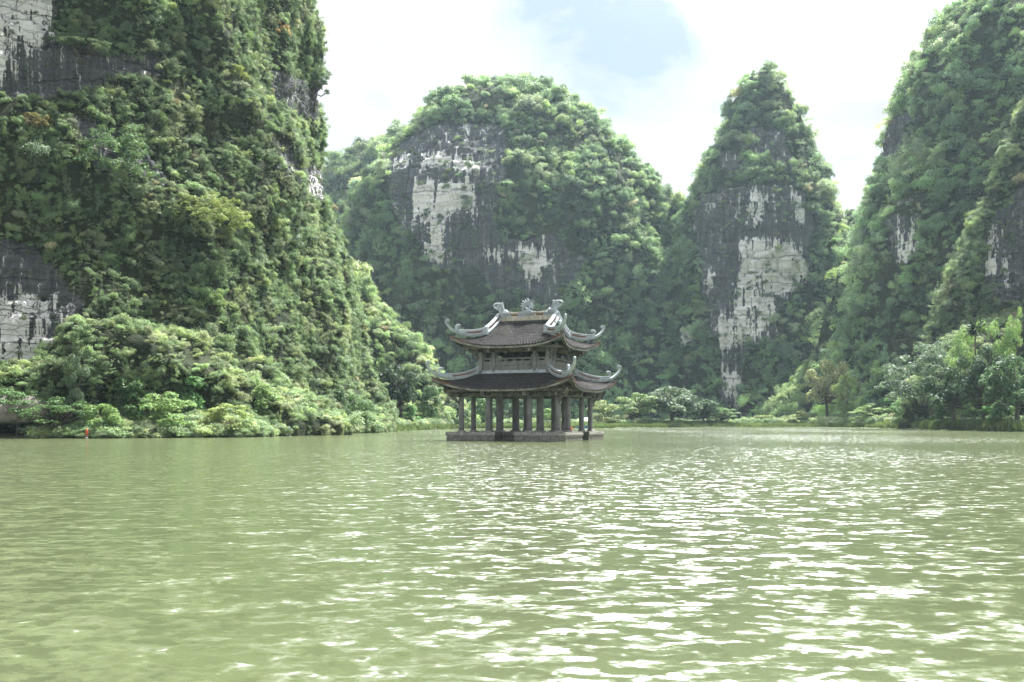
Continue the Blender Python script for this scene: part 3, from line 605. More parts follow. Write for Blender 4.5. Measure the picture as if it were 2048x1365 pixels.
def build_platform():
    a, g, dpt = 5.1, .82, 1.35   # half size, half width and depth of the landing notch in each side
    def outline(k):              # k = offset outwards
        A = a+k; G = g-k; D = a-dpt+k; pts = []
        for q in range(4):
            loc = [(-A, -A), (-G, -A), (-G, -D), (G, -D), (G, -A)]
            for x, y in loc:
                for _ in range(q): x, y = -y, x
                pts.append((x, y))
        return pts
    m = MB()
    for z0, z1, k in ((-1.5, .09, -.045), (.09, .30, -.05), (.30, .36, -.09), (.36, .40, .0), (.40, .62, .03), (.62, .69, .0)):
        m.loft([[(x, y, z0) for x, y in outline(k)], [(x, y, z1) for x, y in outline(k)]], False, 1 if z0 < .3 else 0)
    # top and ledges: a cross of three sheets
    D = a-dpt
    for z in (.69,):
        for x0, x1, y0, y1 in ((-a, -g, -a, a), (g, a, -a, a), (-g, g, -D, D)):
            yy = [y0, -g, g, y1] if x0 < -2 or x0 > .5 else [y0, y1]
            if len(yy) == 4:
                s_ = (-a, -D) if x0 < 0 else (D, a)
                m.add([(x0,-a,z),(x1,-a,z),(x1,-g,z),(x0,-g,z)], [(0,1,2,3)]); m.add([(x0,g,z),(x1,g,z),(x1,a,z),(x0,a,z)], [(0,1,2,3)])
                xa, xb = (-D, x1) if x0 < 0 else (x0, D)
                m.add([(xa,-g,z),(xb,-g,z),(xb,g,z),(xa,g,z)], [(0,1,2,3)])
            else: m.add([(x0,y0,z),(x1,y0,z),(x1,y1,z),(x0,y1,z)], [(0,1,2,3)])
    for i_, fc in enumerate(m.f):
        P_ = [m.v[k] for k in fc]
        if max(v[2] for v in P_) < .1 or all(abs(abs(v[0])-g) < .2 or abs(abs(v[1])-g) < .2 or max(abs(v[0]), abs(v[1])) < D+.2 for v in P_) and len({round(v[2], 2) for v in P_}) > 1: m.m[i_] = 2  # wet mossy band at the waterline; notch walls darkened as painted shade
    pl = m.build('platform', [PM['lip'], PM['carved'], simple('mossy_shaded_stone', (.05, .05, .042), (.14, .135, .115), 4, .8, .5, .04)], pav)
    # carved panels round the lower band: raised frames with a boss
    for q in range(4):
        def T(x, y, z):
            for _ in range(q): x, y = -y, x
            return (x, y, z)
        for x0, x1 in ((-a+.06, -g-.04), (g+.04, a-.06)):
            f = MB()
            n = 6; w_ = (x1-x0)/n
            for i in range(n):
                xa = x0+i*w_; xb = xa+w_
                def bx(X0, X1, z0, z1, dp):
                    y0, y1 = -a+.05-dp, -a+.06
                    V = [T(*v) for v in ((X0,y0,z0),(X1,y0,z0),(X1,y1,z0),(X0,y1,z0),(X0,y0,z1),(X1,y0,z1),(X1,y1,z1),(X0,y1,z1))]
                    f.add(V, [(0,1,5,4),(1,2,6,5),(3,0,4,7),(4,5,6,7),(3,2,1,0)])
                bx(xa, xa+.05, .03, .29, .045); bx(xa+.06, xb-.01, .25, .29, .04); bx(xa+.06, xb-.01, .03, .07, .04)
                bx(xa+w_*.30, xa+w_*.80, .12, .20, .03); bx(xa+w_*.45, xa+w_*.65, .09, .115, .03)
            k = 14; w2 = (x1-x0)/k
            for i in range(k):                                  # petal course on the lip
                xa = x0+i*w2
                y0 = -a-.055
                V = [T(*v) for v in ((xa+.02,-a-.031,.43),(xa+w2-.02,-a-.031,.43),(xa+w2-.02,-a-.031,.56),(xa+w2*.5,-a-.031,.60),(xa+.02,-a-.031,.56),(xa+w2*.5,y0,.50))]
                f.add(V, [(0,1,5),(1,2,5),(2,3,5),(3,4,5),(4,0,5)])
            f.build('carved_panel', [PM['lip']], pl)
build_platform()

# columns
def col_mesh(r, z0, z1, base=True):
    m = MB()
    prof = [(r*1.06, z0), (r*1.0, z0+.3), (r*.99, (z0+z1)*.5), (r*.94, z1)]
    m.lathe(0, 0, prof, 20); me = m.mesh('column', [PM['stone']], True); return me
def base_mesh(r):
    m = MB(); m.lathe(0, 0, [(r*1.55, .68), (r*1.6, .73), (r*1.45, .79), (r*1.12, .82)], 20); return m.mesh('column_base', [PM['lip']], True)
oc, ic, ob, ib = col_mesh(.215, .8, 3.62), col_mesh(.30, .8, 5.5), base_mesh(.215), base_mesh(.30)
for x in (-C2, -C1, C1, C2):
    for y in (-C2, -C1, C1, C2):
        inner = abs(x) < 2 and abs(y) < 2
        c = link('column', ic if inner else oc, pav, (x, y, 0)); link('column_base', ib if inner else ob, c)

# roofs ---------------------------------------------------------------
def roof_surf(h0, h1m, h1c, z0, z1, lift, conc, p=3.0, liftv=2.3):
    """front panel of a roof skirt: u in -1..1 along the eave, v 0..1 down the slope"""
    def f(u, v, q=0, dz=0.0):
        hm = h0+(h1m-h0)*v; hc = h0+(h1c-h0)*v
        e = abs(u)**p; hy = hm+(hc-hm)*e; hx = hc
        z = z0+(z1-z0)*((1-conc)*v+conc*(1-(1-v)**2)) + lift*(v**liftv)*e + dz
        x, y = u*hx, -hy
        for _ in range(q): x, y = -y, x
        return (x, y, z)
    return f
def tiled_skirt(name, f, wid, slope, nu=72, rows=22, label=None):
    V = []; F = []; UV = []; MI = []
    us = np.linspace(-1, 1, nu+1); vs_ = np.linspace(0, 1, rows+1)
    for q in range(4):
        for r_ in range(rows):               # each course overlaps the next: a real step per course
            b = len(V)
            for v, dz in ((vs_[r_], .0), (vs_[r_+1], .022)):
                for i, u in enumerate(us):
                    V.append(f(u, v, q, dz + (.012*math.cos(i*math.pi) if dz else 0))); UV.append((u*wid*(.6+.4*v), v*slope))
            n = nu+1
            for i in range(nu): F.append((b+n+i, b+n+i+1, b+i+1, b+i)); MI.append(0)
            b2 = len(V)
            for i, u in enumerate(us): V.append(f(u, vs_[r_+1], q, -.02 if r_ < rows-1 else -.07)); UV.append((u*wid, v*slope))
            for i in range(nu): F.append((b2+i, b2+i+1, b+n+i+1, b+n+i)); MI.append(0 if r_ < rows-1 else (1 if abs(us[i]) > .74 else 0))
        # underside
        b = len(V)
        for v in (0, .25, .5, .75, 1.0):
            for u in us: V.append(f(u, v*.995, q, -.10)); UV.append((0, 0))
        for k in range(4):
            for i in range(nu): F.append((b+k*n+i, b+k*n+i+1, b+(k+1)*n+i+1, b+(k+1)*n+i)); MI.append(2)
    me = mesh(name, V, F, [PM['tile'], PM['terra'], PM['wood']], False, MI)
    uvl = me.uv_layers.new(name='UVMap'); li = np.empty(len(me.loops), np.int32); me.loops.foreach_get('vertex_index', li)
    uvl.data.foreach_set('uv', np.asarray(UV, np.float32)[li].ravel())
    o = link(name, me, pav)
    if label: o['label'] = label
    return o
fl = roof_surf(2.98, 5.55, 5.98, 5.46, 4.13, .98, .30)
fu = roof_surf(2.62, 4.45, 4.88, 8.62, 7.60, .86, .12)
low = tiled_skirt('roof', fl, 5.9, 2.95, 80, 24, 'lower skirt roof of dark scale tiles with four upswept corners')
top = tiled_skirt('roof', fu, 4.8, 2.1, 72, 17, 'upper hip and gable roof of dark scale tiles with carved ridge')

def eave_details(f, root, a_in, zin, n_raft, drop):
    # pale board under the tile edge, stepping down twice
    for vv, d0, d1, nm, mt in ((.985, -.11, -.25, 'eave_board', 'board'), (.90, -.20, -.36, 'eave_board', 'wood')):
        m = MB(); us = np.linspace(-1, 1, 41)
        for q in range(4):
            for i in range(40):
                a0, a1 = f(us[i], vv, q), f(us[i+1], vv, q); b0, b1 = f(us[i], vv-.035, q), f(us[i+1], vv-.035, q)
                V = [(a0[0],a0[1],a0[2]+d1),(a1[0],a1[1],a1[2]+d1),(a1[0],a1[1],a1[2]+d0),(a0[0],a0[1],a0[2]+d0),(b0[0],b0[1],b0[2]+d1),(b1[0],b1[1],b1[2]+d1)]
                m.add(V, [(0,1,2,3),(4,5,1,0)])
        m.build(nm, [PM[mt]], root)
    # rafters
    m = MB()
    for q in range(4):
        for k in range(n_raft):
            u = -0.94+1.88*(k+.5)/n_raft
            pts = [np.array(f(u, v, q, -.17)) for v in (.12, .4, .65, .85, .975)]
            la = np.array(f(u+.01, .6, q))-np.array(f(u-.01, .6, q)); la[2] = 0; la /= np.linalg.norm(la)
            m.sweep(pts, la, [(-.045, -.06), (.045, -.06), (.045, .05), (-.045, .05)])
    m.build('rafters', [PM['wood']], root)
eave_details(fl, low, C2, 3.6, 26, .3); eave_details(fu, top, C1, 7.2, 22, .3)

SQ = math.sqrt(.5)
def spiral(cx, cz, r0, r1, a0, turns, n):
    return [(cx+(r0+(r1-r0)*k/n)*math.cos(a0+turns*2*math.pi*k/n), cz+(r0+(r1-r0)*k/n)*math.sin(a0+turns*2*math.pi*k/n)) for k in range(n+1)]
def smooth(pts, n=6):
    P_ = np.array(pts, float); o = []
    for i in range(len(P_)-1):
        p0 = P_[max(i-1, 0)]; p1 = P_[i]; p2 = P_[i+1]; p3 = P_[min(i+2, len(P_)-1)]
        for k in range(n):
            t = k/n; o.append(.5*((2*p1)+(-p0+p2)*t+(2*p0-5*p1+4*p2-p3)*t*t+(-p0+3*p1-3*p2+p3)*t**3))
    o.append(P_[-1]); return np.array(o)
def hip_ridge(root, base, rail, tipc, railc, inset):
    """base / rail: (diagonal half distance a, z) lists in the diagonal plane; ends curl back in a scroll"""
    b = smooth(base, 6); b = np.vstack([b, np.array(spiral(tipc[0], tipc[1], tipc[2], tipc[2]*.25, tipc[3], 1.35, 22))])
    r = smooth(rail, 6); rr = np.vstack([r, np.array(spiral(railc[0], railc[1], railc[2], railc[2]*.2, railc[3], 1.5, 22))])
    for sx, sy in SG4:
        la = np.array([-sy*SQ, sx*SQ, 0.0])
        T = lambda q: (sx*q[0], sy*q[0], q[1])
        m = MB(); nb = len(b); ks = len(smooth(base, 6))
        sc_ = [1.0 if i < ks*.55 else max(.42, 1-.58*(i-ks*.55)/(ks*.45)) if i < ks else .42-.12*(i-ks)/(nb-ks) for i in range(nb)]
        m.sweep([T(q) for q in b], la, [(-.18, -.14), (.18, -.14), (.18, -.05), (.12, -.02), (.10, .08), (-.10, .08), (-.12, -.02), (-.18, -.05)], sc_)
        kr = len(r); scr = [1.0]*kr+[.85-.3*i/22 for i in range(23)]
        m.sweep([T(q) for q in rr], la, [(-.10, -.05), (.10, -.05), (.12, .0), (.09, .05), (-.09, .05), (-.12, .0)], scr)
        # web wall between base moulding and rail
        bz = lambda a_: np.interp(a_, b[:ks, 0], b[:ks, 1])
        aa = r[:, 0]; V = []; F = []
        for i in range(kr):
            z0 = bz(aa[i])+.05
            for s_ in (-.075, .075): V += [np.array(T((aa[i], z0)))+la*s_, np.array(T((r[i, 0], r[i, 1])))+la*s_]
        for i in range(kr-1):
            o_ = 4*i; F += [(o_, o_+4, o_+5, o_+1), (o_+3, o_+7, o_+6, o_+2)]
        F += [(0, 1, 3, 2), (4*kr-4, 4*kr-2, 4*kr-1, 4*kr-3)]
        m.add(V, F)
        # row of small pierced terracotta tiles let into the web, standing 15 mm proud
        nseg = 20; ia = np.linspace(inset[0], inset[1], nseg+1)
        for i in range(nseg):
            a0, a1 = ia[i], ia[i]+(ia[i+1]-ia[i])*.86
            for s_ in (-.092, .092):
                V = []
                for a_ in (a0, a1):
                    zt = np.interp(a_, r[:, 0], r[:, 1]); zb = bz(a_)+.12; mid_ = (zt-.07+zb)/2; hh = max(.03, (zt-.07-zb)*.26)
                    V += [np.array(T((a_, mid_-hh)))+la*s_, np.array(T((a_, mid_+hh)))+la*s_]
                m.add(V+[v-la*np.sign(s_)*.02 for v in V], [(0, 2, 3, 1), (4, 6, 7, 5), (0, 1, 5, 4), (2, 6, 7, 3), (1, 3, 7, 5), (0, 4, 6, 2)], 1)
        m.build('hip_ridge', [PM['ridge'], PM['terra']], root, False)
hip_ridge(low, [(2.98, 5.66), (3.5, 5.33), (3.96, 5.13), (4.5, 5.0), (4.96, 5.0), (5.62, 5.22), (6.02, 5.62), (6.24, 6.05), (6.27, 6.25)],
          [(2.98, 6.08), (3.5, 5.74), (4.0, 5.52), (4.5, 5.40), (5.0, 5.36), (5.38, 5.40), (5.50, 5.55), (5.50, 5.70)], (6.12, 6.27, .15, 0.0), (5.37, 5.74, .13, 0.0), (3.3, 4.75))
hip_ridge(top, [(2.62, 8.72), (3.0, 8.60), (3.4, 8.53), (3.9, 8.54), (4.5, 8.74), (4.86, 9.06), (5.10, 9.45), (5.14, 9.64)],
          [(2.66, 9.20), (3.1, 9.04), (3.6, 8.95), (4.1, 8.93), (4.36, 8.98), (4.46, 9.10), (4.46, 9.22)], (4.99, 9.66, .15, 0.0), (4.33, 9.26, .13, 0.0), (2.9, 3.85))

# gable part of the top roof
ZB, ZR, XG, BG = 8.62, 10.02, 2.50, 2.62
def gable():
    V = []; F = []; UV = []
    rows, nu = 24, 2
    for s in (-1, 1):
        for r_ in range(rows):
            b = len(V)
            for v, dz in ((r_/rows, 0.0), ((r_+1)/rows, .022)):
                zz = ZR+(ZB-ZR)*v - .10*math.sin(math.pi*v)+dz
                for x in np.linspace(-XG-.08*v, XG+.08*v, 3): V.append((-x*s, s*BG*v, zz)); UV.append((x, 2-v*3.0))
            for i in range(2): F.append((b+3+i, b+4+i, b+1+i, b+i))
    me = mesh('gable_tiles', V, F, [PM['tile']])
    uvl = me.uv_layers.new(name='UVMap'); li = np.empty(len(me.loops), np.int32); me.loops.foreach_get('vertex_index', li)
    uvl.data.foreach_set('uv', np.asarray(UV, np.float32)[li].ravel())
    link('gable_tiles', me, top)
    for s in (-1, 1):                                   # gable walls set in from the edge, with a framed triangular vent
        m = MB(); x = s*(XG-.22); t_ = s*.08
        tri = lambda k, dz: [(-BG*k, ZB+.02+dz), (BG*k, ZB+.02+dz), (0, ZB+(ZR-ZB)*k+dz)]
        def prism(poly, xa, xb, mi):
            A = [(xa, y, z) for y, z in poly]; B = [(xb, y, z) for y, z in poly]
            m.add(A+B, [(2, 1, 0), (3, 4, 5), (0, 1, 4, 3), (1, 2, 5, 4), (2, 0, 3, 5)], mi)
        prism(tri(.92, 0), x-t_, x, 0); prism(tri(.55, .10), x, x+s*.02, 1)
        m.build('gable_wall', [PM['plaster'], PM['dark']], top)
    # raking ridges up both slopes of each gable
    for sx in (-1, 1):
        for sy in (-1, 1):
            path = [np.array([sx*(XG+.14-.08*k), sy*(BG*(1-k)), ZB+.12+(ZR-ZB)*k-.10*math.sin(math.pi*k)]) for k in np.linspace(0, 1, 9)]
            la = np.array([sx*1.0, 0, 0]); m = MB()
            m.sweep(path, la, [(-.25, -.15), (.2, -.15), (.2, -.02), (.12, .02), (.1, .12), (-.12, .12), (-.16, .0), (-.25, -.04)])
            up = [p+np.array([0, 0, .46]) for p in path]
            m.sweep(up, la, [(-.13, -.08), (.13, -.08), (.16, .0), (.12, .08), (-.12, .08), (-.16, .0)])
            V = []; F = []
            for p in path:
                for s_ in (-.075, .075): V += [p+np.array([s_, 0, .08]), p+np.array([s_, 0, .42])]
            for i in range(8): F += [(4*i, 4*i+4, 4*i+5, 4*i+1), (4*i+2, 4*i+3, 4*i+7, 4*i+6)]
            m.add(V, F)
            for k in range(14):
                ka, kb = .12+.76*k/14, .12+.76*(k+.85)/14
                pa = path[0]+(path[-1]-path[0])*ka; pb = path[0]+(path[-1]-path[0])*kb
                pa[2] -= .10*math.sin(math.pi*ka); pb[2] -= .10*math.sin(math.pi*kb)
                for s_ in (-1, 1):
                    V = [p+np.array([s_*d, 0, h]) for d in (.095, .07) for p in (pa, pb) for h in (.17, .33)]
                    m.add(V, [(0, 2, 3, 1), (1, 3, 7, 5), (0, 1, 5, 4), (2, 6, 7, 3), (0, 4, 6, 2)], 1)
            # corner block where the hip meets the gable
            c = path[0]; m.box(c[0]-.2, c[0]+.2, c[1]-.2, c[1]+.2, c[2]-.12, c[2]+.52)
            m.build('raking_ridge', [PM['ridge'], PM['terra']], top)
gable()
def main_ridge():
    m = MB(); Z0 = 9.92
    m.box(-2.42, 2.42, -.22, .22, Z0, Z0+.36, 0, .02); m.box(-2.42, 2.42, -.15, .15, Z0+.36, Z0+.62, 0); m.box(-2.42, 2.42, -.20, .20, Z0+.62, Z0+.72, 0, .015)
    for a0, a1 in ((-1.42, -.80), (.80, 1.42)):
        for s in (-1, 1): m.box(a0, a1, min(s*.151, s*.165), max(s*.151, s*.165), Z0+.43, Z0+.56, 1)
    rd = m.build('ridge', [PM['plaster'], PM['terra']], pav)
    r = random.Random(5)
    def cloud(m, x0, x1, z0, z1, n, rr, peak):
        for i in range(n):
            t = (i+.5)/n; x = x0+(x1-x0)*t; h = z0+(z1-z0)*(1-abs(t-peak)/max(peak, 1-peak))**.7
            for k in range(3):
                z = z0+(h-z0)*(k+.4)/3+r.uniform(-.04, .04)
                m.blob((x+r.uniform(-.05, .05), r.choice((-1, 1))*.14, z), (rr*r.uniform(.8, 1.2), .12, rr*.75), 8)
            m.blob((x, 0, (z0+h)/2), (rr*1.2, .2, (h-z0)*.55), 8)
            # rolled scroll lines on the face
        for i in range(n):
            x = x0+(x1-x0)*(i+.5)/n
            for s in (-1, 1): m.tube([(x+.13*math.cos(a), s*.24, z0+.25*(z1-z0)+(i % 2)*.16+.08*math.sin(a)) for a in np.linspace(.2, 4.4, 8)], .03, 6)
    # sun wreathed in flames on a cloud bank
    m = MB(); cloud(m, -.75, .75, Z0+.36, Z0+.98, 8, .16, .5)
    cz = Z0+1.17
    m.tube([(.20*math.cos(a), 0, cz+.20*math.sin(a)) for a in np.linspace(0, 2*math.pi, 25)], .085, 8)
    for k in range(11):
        a = math.pi*(-.08+1.16*k/10); ln = .30+.14*math.sin(math.pi*k/10)+(.05 if k % 2 else 0)
        d = np.array([math.cos(a), 0, math.sin(a)]); c = np.array([0, 0, cz]); s_ = np.array([-d[2], 0, d[0]])*.05*(1 if k < 5 else -1)
        m.tube([c+d*.24, c+d*(.24+ln*.45)+s_, c+d*(.24+ln)], [.075, .06, .012], 7)
    m.build('sun_ornament', [PM['ridge']], rd, True)
    for s in (-1, 1):
        m = MB(); cloud(m, s*2.30, s*1.45, Z0+.36, Z0+1.05, 6, .15, .35)
        cx = s*2.66; z = Z0+1.28
        # open scroll leaning outwards
        ring = [(cx+s*.36*math.cos(a)*(1+.12*math.cos(3*a)), 0, z+.27*math.sin(a)*(1+.12*math.cos(3*a))+.10*math.cos(a)) for a in np.linspace(-.4, 2*math.pi-.4, 30)]
        m.tube(ring, .075, 8)
        m.tube([(cx-s*.02+s*.13*math.cos(a)*(1-a/14), 0, z-.02+.13*math.sin(a)*(1-a/14)) for a in np.linspace(0, 8, 20)], .06, 7)
        m.tube([(s*2.36, 0, Z0+.6), (s*2.40, 0, Z0+.85), (s*2.46, 0, z-.22), (s*2.5, 0, z-.1)], [.19, .17, .13, .09], 9)
        for k in range(6): m.blob((s*(2.30-.03*k), 0, Z0+1.55-.13*k), (.11, .12, .09), 8)
        m.build('scroll_finial', [PM['ridge']], rd, True)
main_ridge()

# timber-shaped stone frame under each roof
def beams():
    m = MB()
    for a in (C2,):
        for q in range(4):
            def T(x, y):
                for _ in range(q): x, y = -y, x
                return x, y
            def bb(x0, x1, y0, y1, z0, z1):
                c = [T(x0, y0), T(x1, y1)]; m.box(min(c[0][0], c[1][0]), max(c[0][0], c[1][0]), min(c[0][1], c[1][1]), max(c[0][1], c[1][1]), z0, z1, 0, .015)
            e = .003*q
            bb(-a-.35+e, a+.35-e, -a-.11, -a+.11, 3.50+e, 3.84+e)                 # tie beams between outer columns
            bb(-4.95, 4.95, -5.06, -4.90, 3.90+e, 4.10+e)                         # eave purlin
            for x in (-C2, -C1, C1, C2):                                         # outriggers with carved heads
                if abs(x) > 3: continue
                bb(x-.10, x+.10, -5.22, -1.6, 3.62+e, 3.86+e)
                bb(x-.13, x+.13, -5.36, -5.18, 3.58+e, 3.92+e)
    m.build('beam', [PM['wood']], pav)
    u = MB(); A = 2.95
    for q in range(4):
        def T(x, y):
            for _ in range(q): x, y = -y, x
            return x, y
        def bb(x0, x1, y0, y1, z0, z1):
            c = [T(x0, y0), T(x1, y1)]; u.box(min(c[0][0], c[1][0]), max(c[0][0], c[1][0]), min(c[0][1], c[1][1]), max(c[0][1], c[1][1]), z0, z1, 0, .012)
        e = .003*q
        bb(-A-.3, A+.3, -A-.10, -A+.10, 7.12+e, 7.42+e); bb(-3.9, 3.9, -4.02, -3.88, 7.36+e, 7.55+e)
        for x in (-C1, C1):
            bb(x-.09, x+.09, -4.15, -2.0, 7.16+e, 7.36+e); bb(x-.12, x+.12, -4.28, -4.12, 7.10+e, 7.42+e)
    u.build('beam', [PM['wood']], pav)
    # corner brackets: a long hip beam carried on curved struts and a dropped head
    for (f, a0, z0, atip) in ((fl, C2, 3.55, 5.6), (fu, 2.95, 7.15, 4.6)):
        for sx, sy in SG4:
            m = MB(); la = np.array([-sy*SQ, sx*SQ, 0.0]); T = lambda a_, z: (sx*a_, sy*a_, z)
            zc = [f(1, v)[2] for v in (.45, .7, .85, .97)]; ac = [abs(f(1, v)[1]) for v in (.45, .7, .85, .97)]
            m.sweep([T(a_, z-.28) for a_, z in zip(ac, zc)], la, [(-.13, -.16), (.13, -.16), (.13, .12), (-.13, .12)])
            m.sweep([T(a0-.5, z0+.1), T(a0+.35, z0+.13), T(a0+.75, z0+.22), T(a0+1.0, z0+.42)], la, [(-.15, -.18), (.15, -.18), (.15, .14), (-.15, .14)], [1, 1, .9, .7])
            m.tube([T(a0+.05, z0-.72), T(a0+.22, z0-.45), T(a0+.38, z0-.15), T(a0+.72, z0+.12)], [.07, .1, .09, .12], 8)
            for d in (-1, 1):      # two side arms
                b0 = np.array(T(a0+.1, z0+.1)); v = np.array([0, sy*1.0, 0]) if d > 0 else np.array([sx*1.0, 0, 0])
                m.tube([b0, b0+v*.45+np.array([0, 0, .05]), b0+v*.8+np.array([0, 0, .25])], [.12, .12, .09], 8)
                m.blob(b0+v*.5, (.17, .17, .17), 8)
            m.blob(T(a0+.42, z0+.0), (.2, .2, .18), 8); m.blob(T(a0+1.0, z0+.52), (.16, .16, .16), 8)
            m.build('corner_bracket', [PM['wood']], pav, False)
beams()

def upper_storey():
    A = 2.95
    m = MB(); m.box(-A+.05, A-.05, -A+.05, A-.05, 5.2, 5.6); fl_ = m.build('floor', [PM['dark']], pav)
    m = MB(); m.box(-A+.15, A-.15, -A+.15, A-.15, 7.5, 7.6); m.build('ceiling', [PM['dark']], pav)
    m = MB(); m.box(-1.35, 1.35, -1.35, 1.35, 5.6, 7.5); m.build('added_dark_core', [PM['dark']], pav)  # added solid core, there only to keep the storey's openings dark
    m = MB()
    for q in range(4):                                           # mortar skirting where the lower roof meets the wall
        def T(p):
            x, y, z = p
            for _ in range(q): x, y = -y, x
            return (x, y, z)
        b = A+.08
        m.add([T(p) for p in ((-b-.10,-b-.10,5.42),(b+.10,-b-.10,5.42),(b+.02,-b-.02,5.66),(-b-.02,-b-.02,5.66),(b-.1,-b+.1,5.70),(-b+.1,-b+.1,5.70))], [(0,1,2,3),(3,2,4,5)])
        for x in (-C1, C1):
            V = [T(p) for p in ((x-.32,-b-.15,5.42),(x+.32,-b-.15,5.42),(x+.24,-b-.06,5.74),(x-.24,-b-.06,5.74),(x-.32,-b+.1,5.42),(x+.32,-b+.1,5.42),(x+.24,-b+.1,5.74),(x-.24,-b+.1,5.74))]
            m.add(V, [(0,1,2,3),(1,5,6,2),(4,0,3,7),(3,2,6,7)])
    m.build('skirting', [PM['ridge']], pav)
    pm = MB(); pm.lathe(0, 0, [(.21, 5.55), (.2, 6.2), (.19, 7.2)], 14); pme = pm.mesh('post', [PM['stone']], True)
    pm = MB(); pm.box(-.19, .19, -.19, .19, 5.45, 7.2, 0, .03); cme = pm.mesh('post', [PM['stone']])
    for x in (-A, -C1, C1, A):
        for y in (-A, -C1, C1, A):
            if abs(x) < 2 and abs(y) < 2: continue
            link('post', cme if abs(x) > 2 and abs(y) > 2 else pme, pav, (x, y, 0))
    # railings with long oval piercings between the posts
    def railing(x0, x1, nov):
        m = MB(); L_ = x1-x0
        m.box(x0, x1, -.06, .06, 5.6, 6.05); m.box(x0, x1, -.12, .12, 6.05, 6.15, 0, .015); m.box(x0, x1, -.07, .07, 6.15, 6.36)
        m.box(x0, x1, -.08, .08, 6.60, 6.68, 0, .015)
        for xe in (x0, x1-.09): m.box(xe+.002, xe+.088, -.09, .09, 6.36, 6.92)
        n = max(6, int(L_/.022)); nz = 12; xs = np.linspace(x0+.09, x1-.09, n+1); zs = np.linspace(6.36, 6.60, nz+1)
        W_ = (x1-x0-.18)/nov
        def solid(i, k):
            if i < 0 or i >= n: return True
            xx = (xs[i]+xs[i+1])/2-x0-.09; zz = (zs[k]+zs[k+1])/2-6.48
            return ((xx % W_-W_/2)/(W_*.40))**2+(zz/.085)**2 > 1
        for i in range(n):
            for k in range(nz):
                if solid(i, k):
                    xa, xb, za, zb = xs[i], xs[i+1], zs[k], zs[k+1]
                    m.add([(xa,-.05,za),(xb,-.05,za),(xb,-.05,zb),(xa,-.05,zb)], [(0,1,2,3)]); m.add([(xa,.05,za),(xb,.05,za),(xb,.05,zb),(xa,.05,zb)], [(3,2,1,0)])
                else:
                    for (ii, kk, qd) in ((i-1, k, 0), (i+1, k, 1), (i, k-1, 2), (i, k+1, 3)):
                        if kk < 0 or kk >= nz or solid(ii, kk):
                            xa, xb, za, zb = xs[i], xs[i+1], zs[k], zs[k+1]
                            pts = [((xa,za),(xa,zb)), ((xb,za),(xb,zb)), ((xa,za),(xb,za)), ((xa,zb),(xb,zb))][qd]
                            m.add([(pts[0][0],-.05,pts[0][1]),(pts[1][0],-.05,pts[1][1]),(pts[1][0],.05,pts[1][1]),(pts[0][0],.05,pts[0][1])], [(0,1,2,3)])
        return m.mesh('railing', [PM['stone']])
    meshes = [(railing(-A+.19, -C1-.2, 1)), (railing(-C1+.2, C1-.2, 4)), (railing(C1+.2, A-.19, 1))]
    for q in range(4):
        for me in meshes:
            o = link('railing', me, pav); a = q*math.pi/2
            o.rotation_euler = (0, 0, a); o.location = (A*math.sin(a), -A*math.cos(a), 0)
upper_storey()

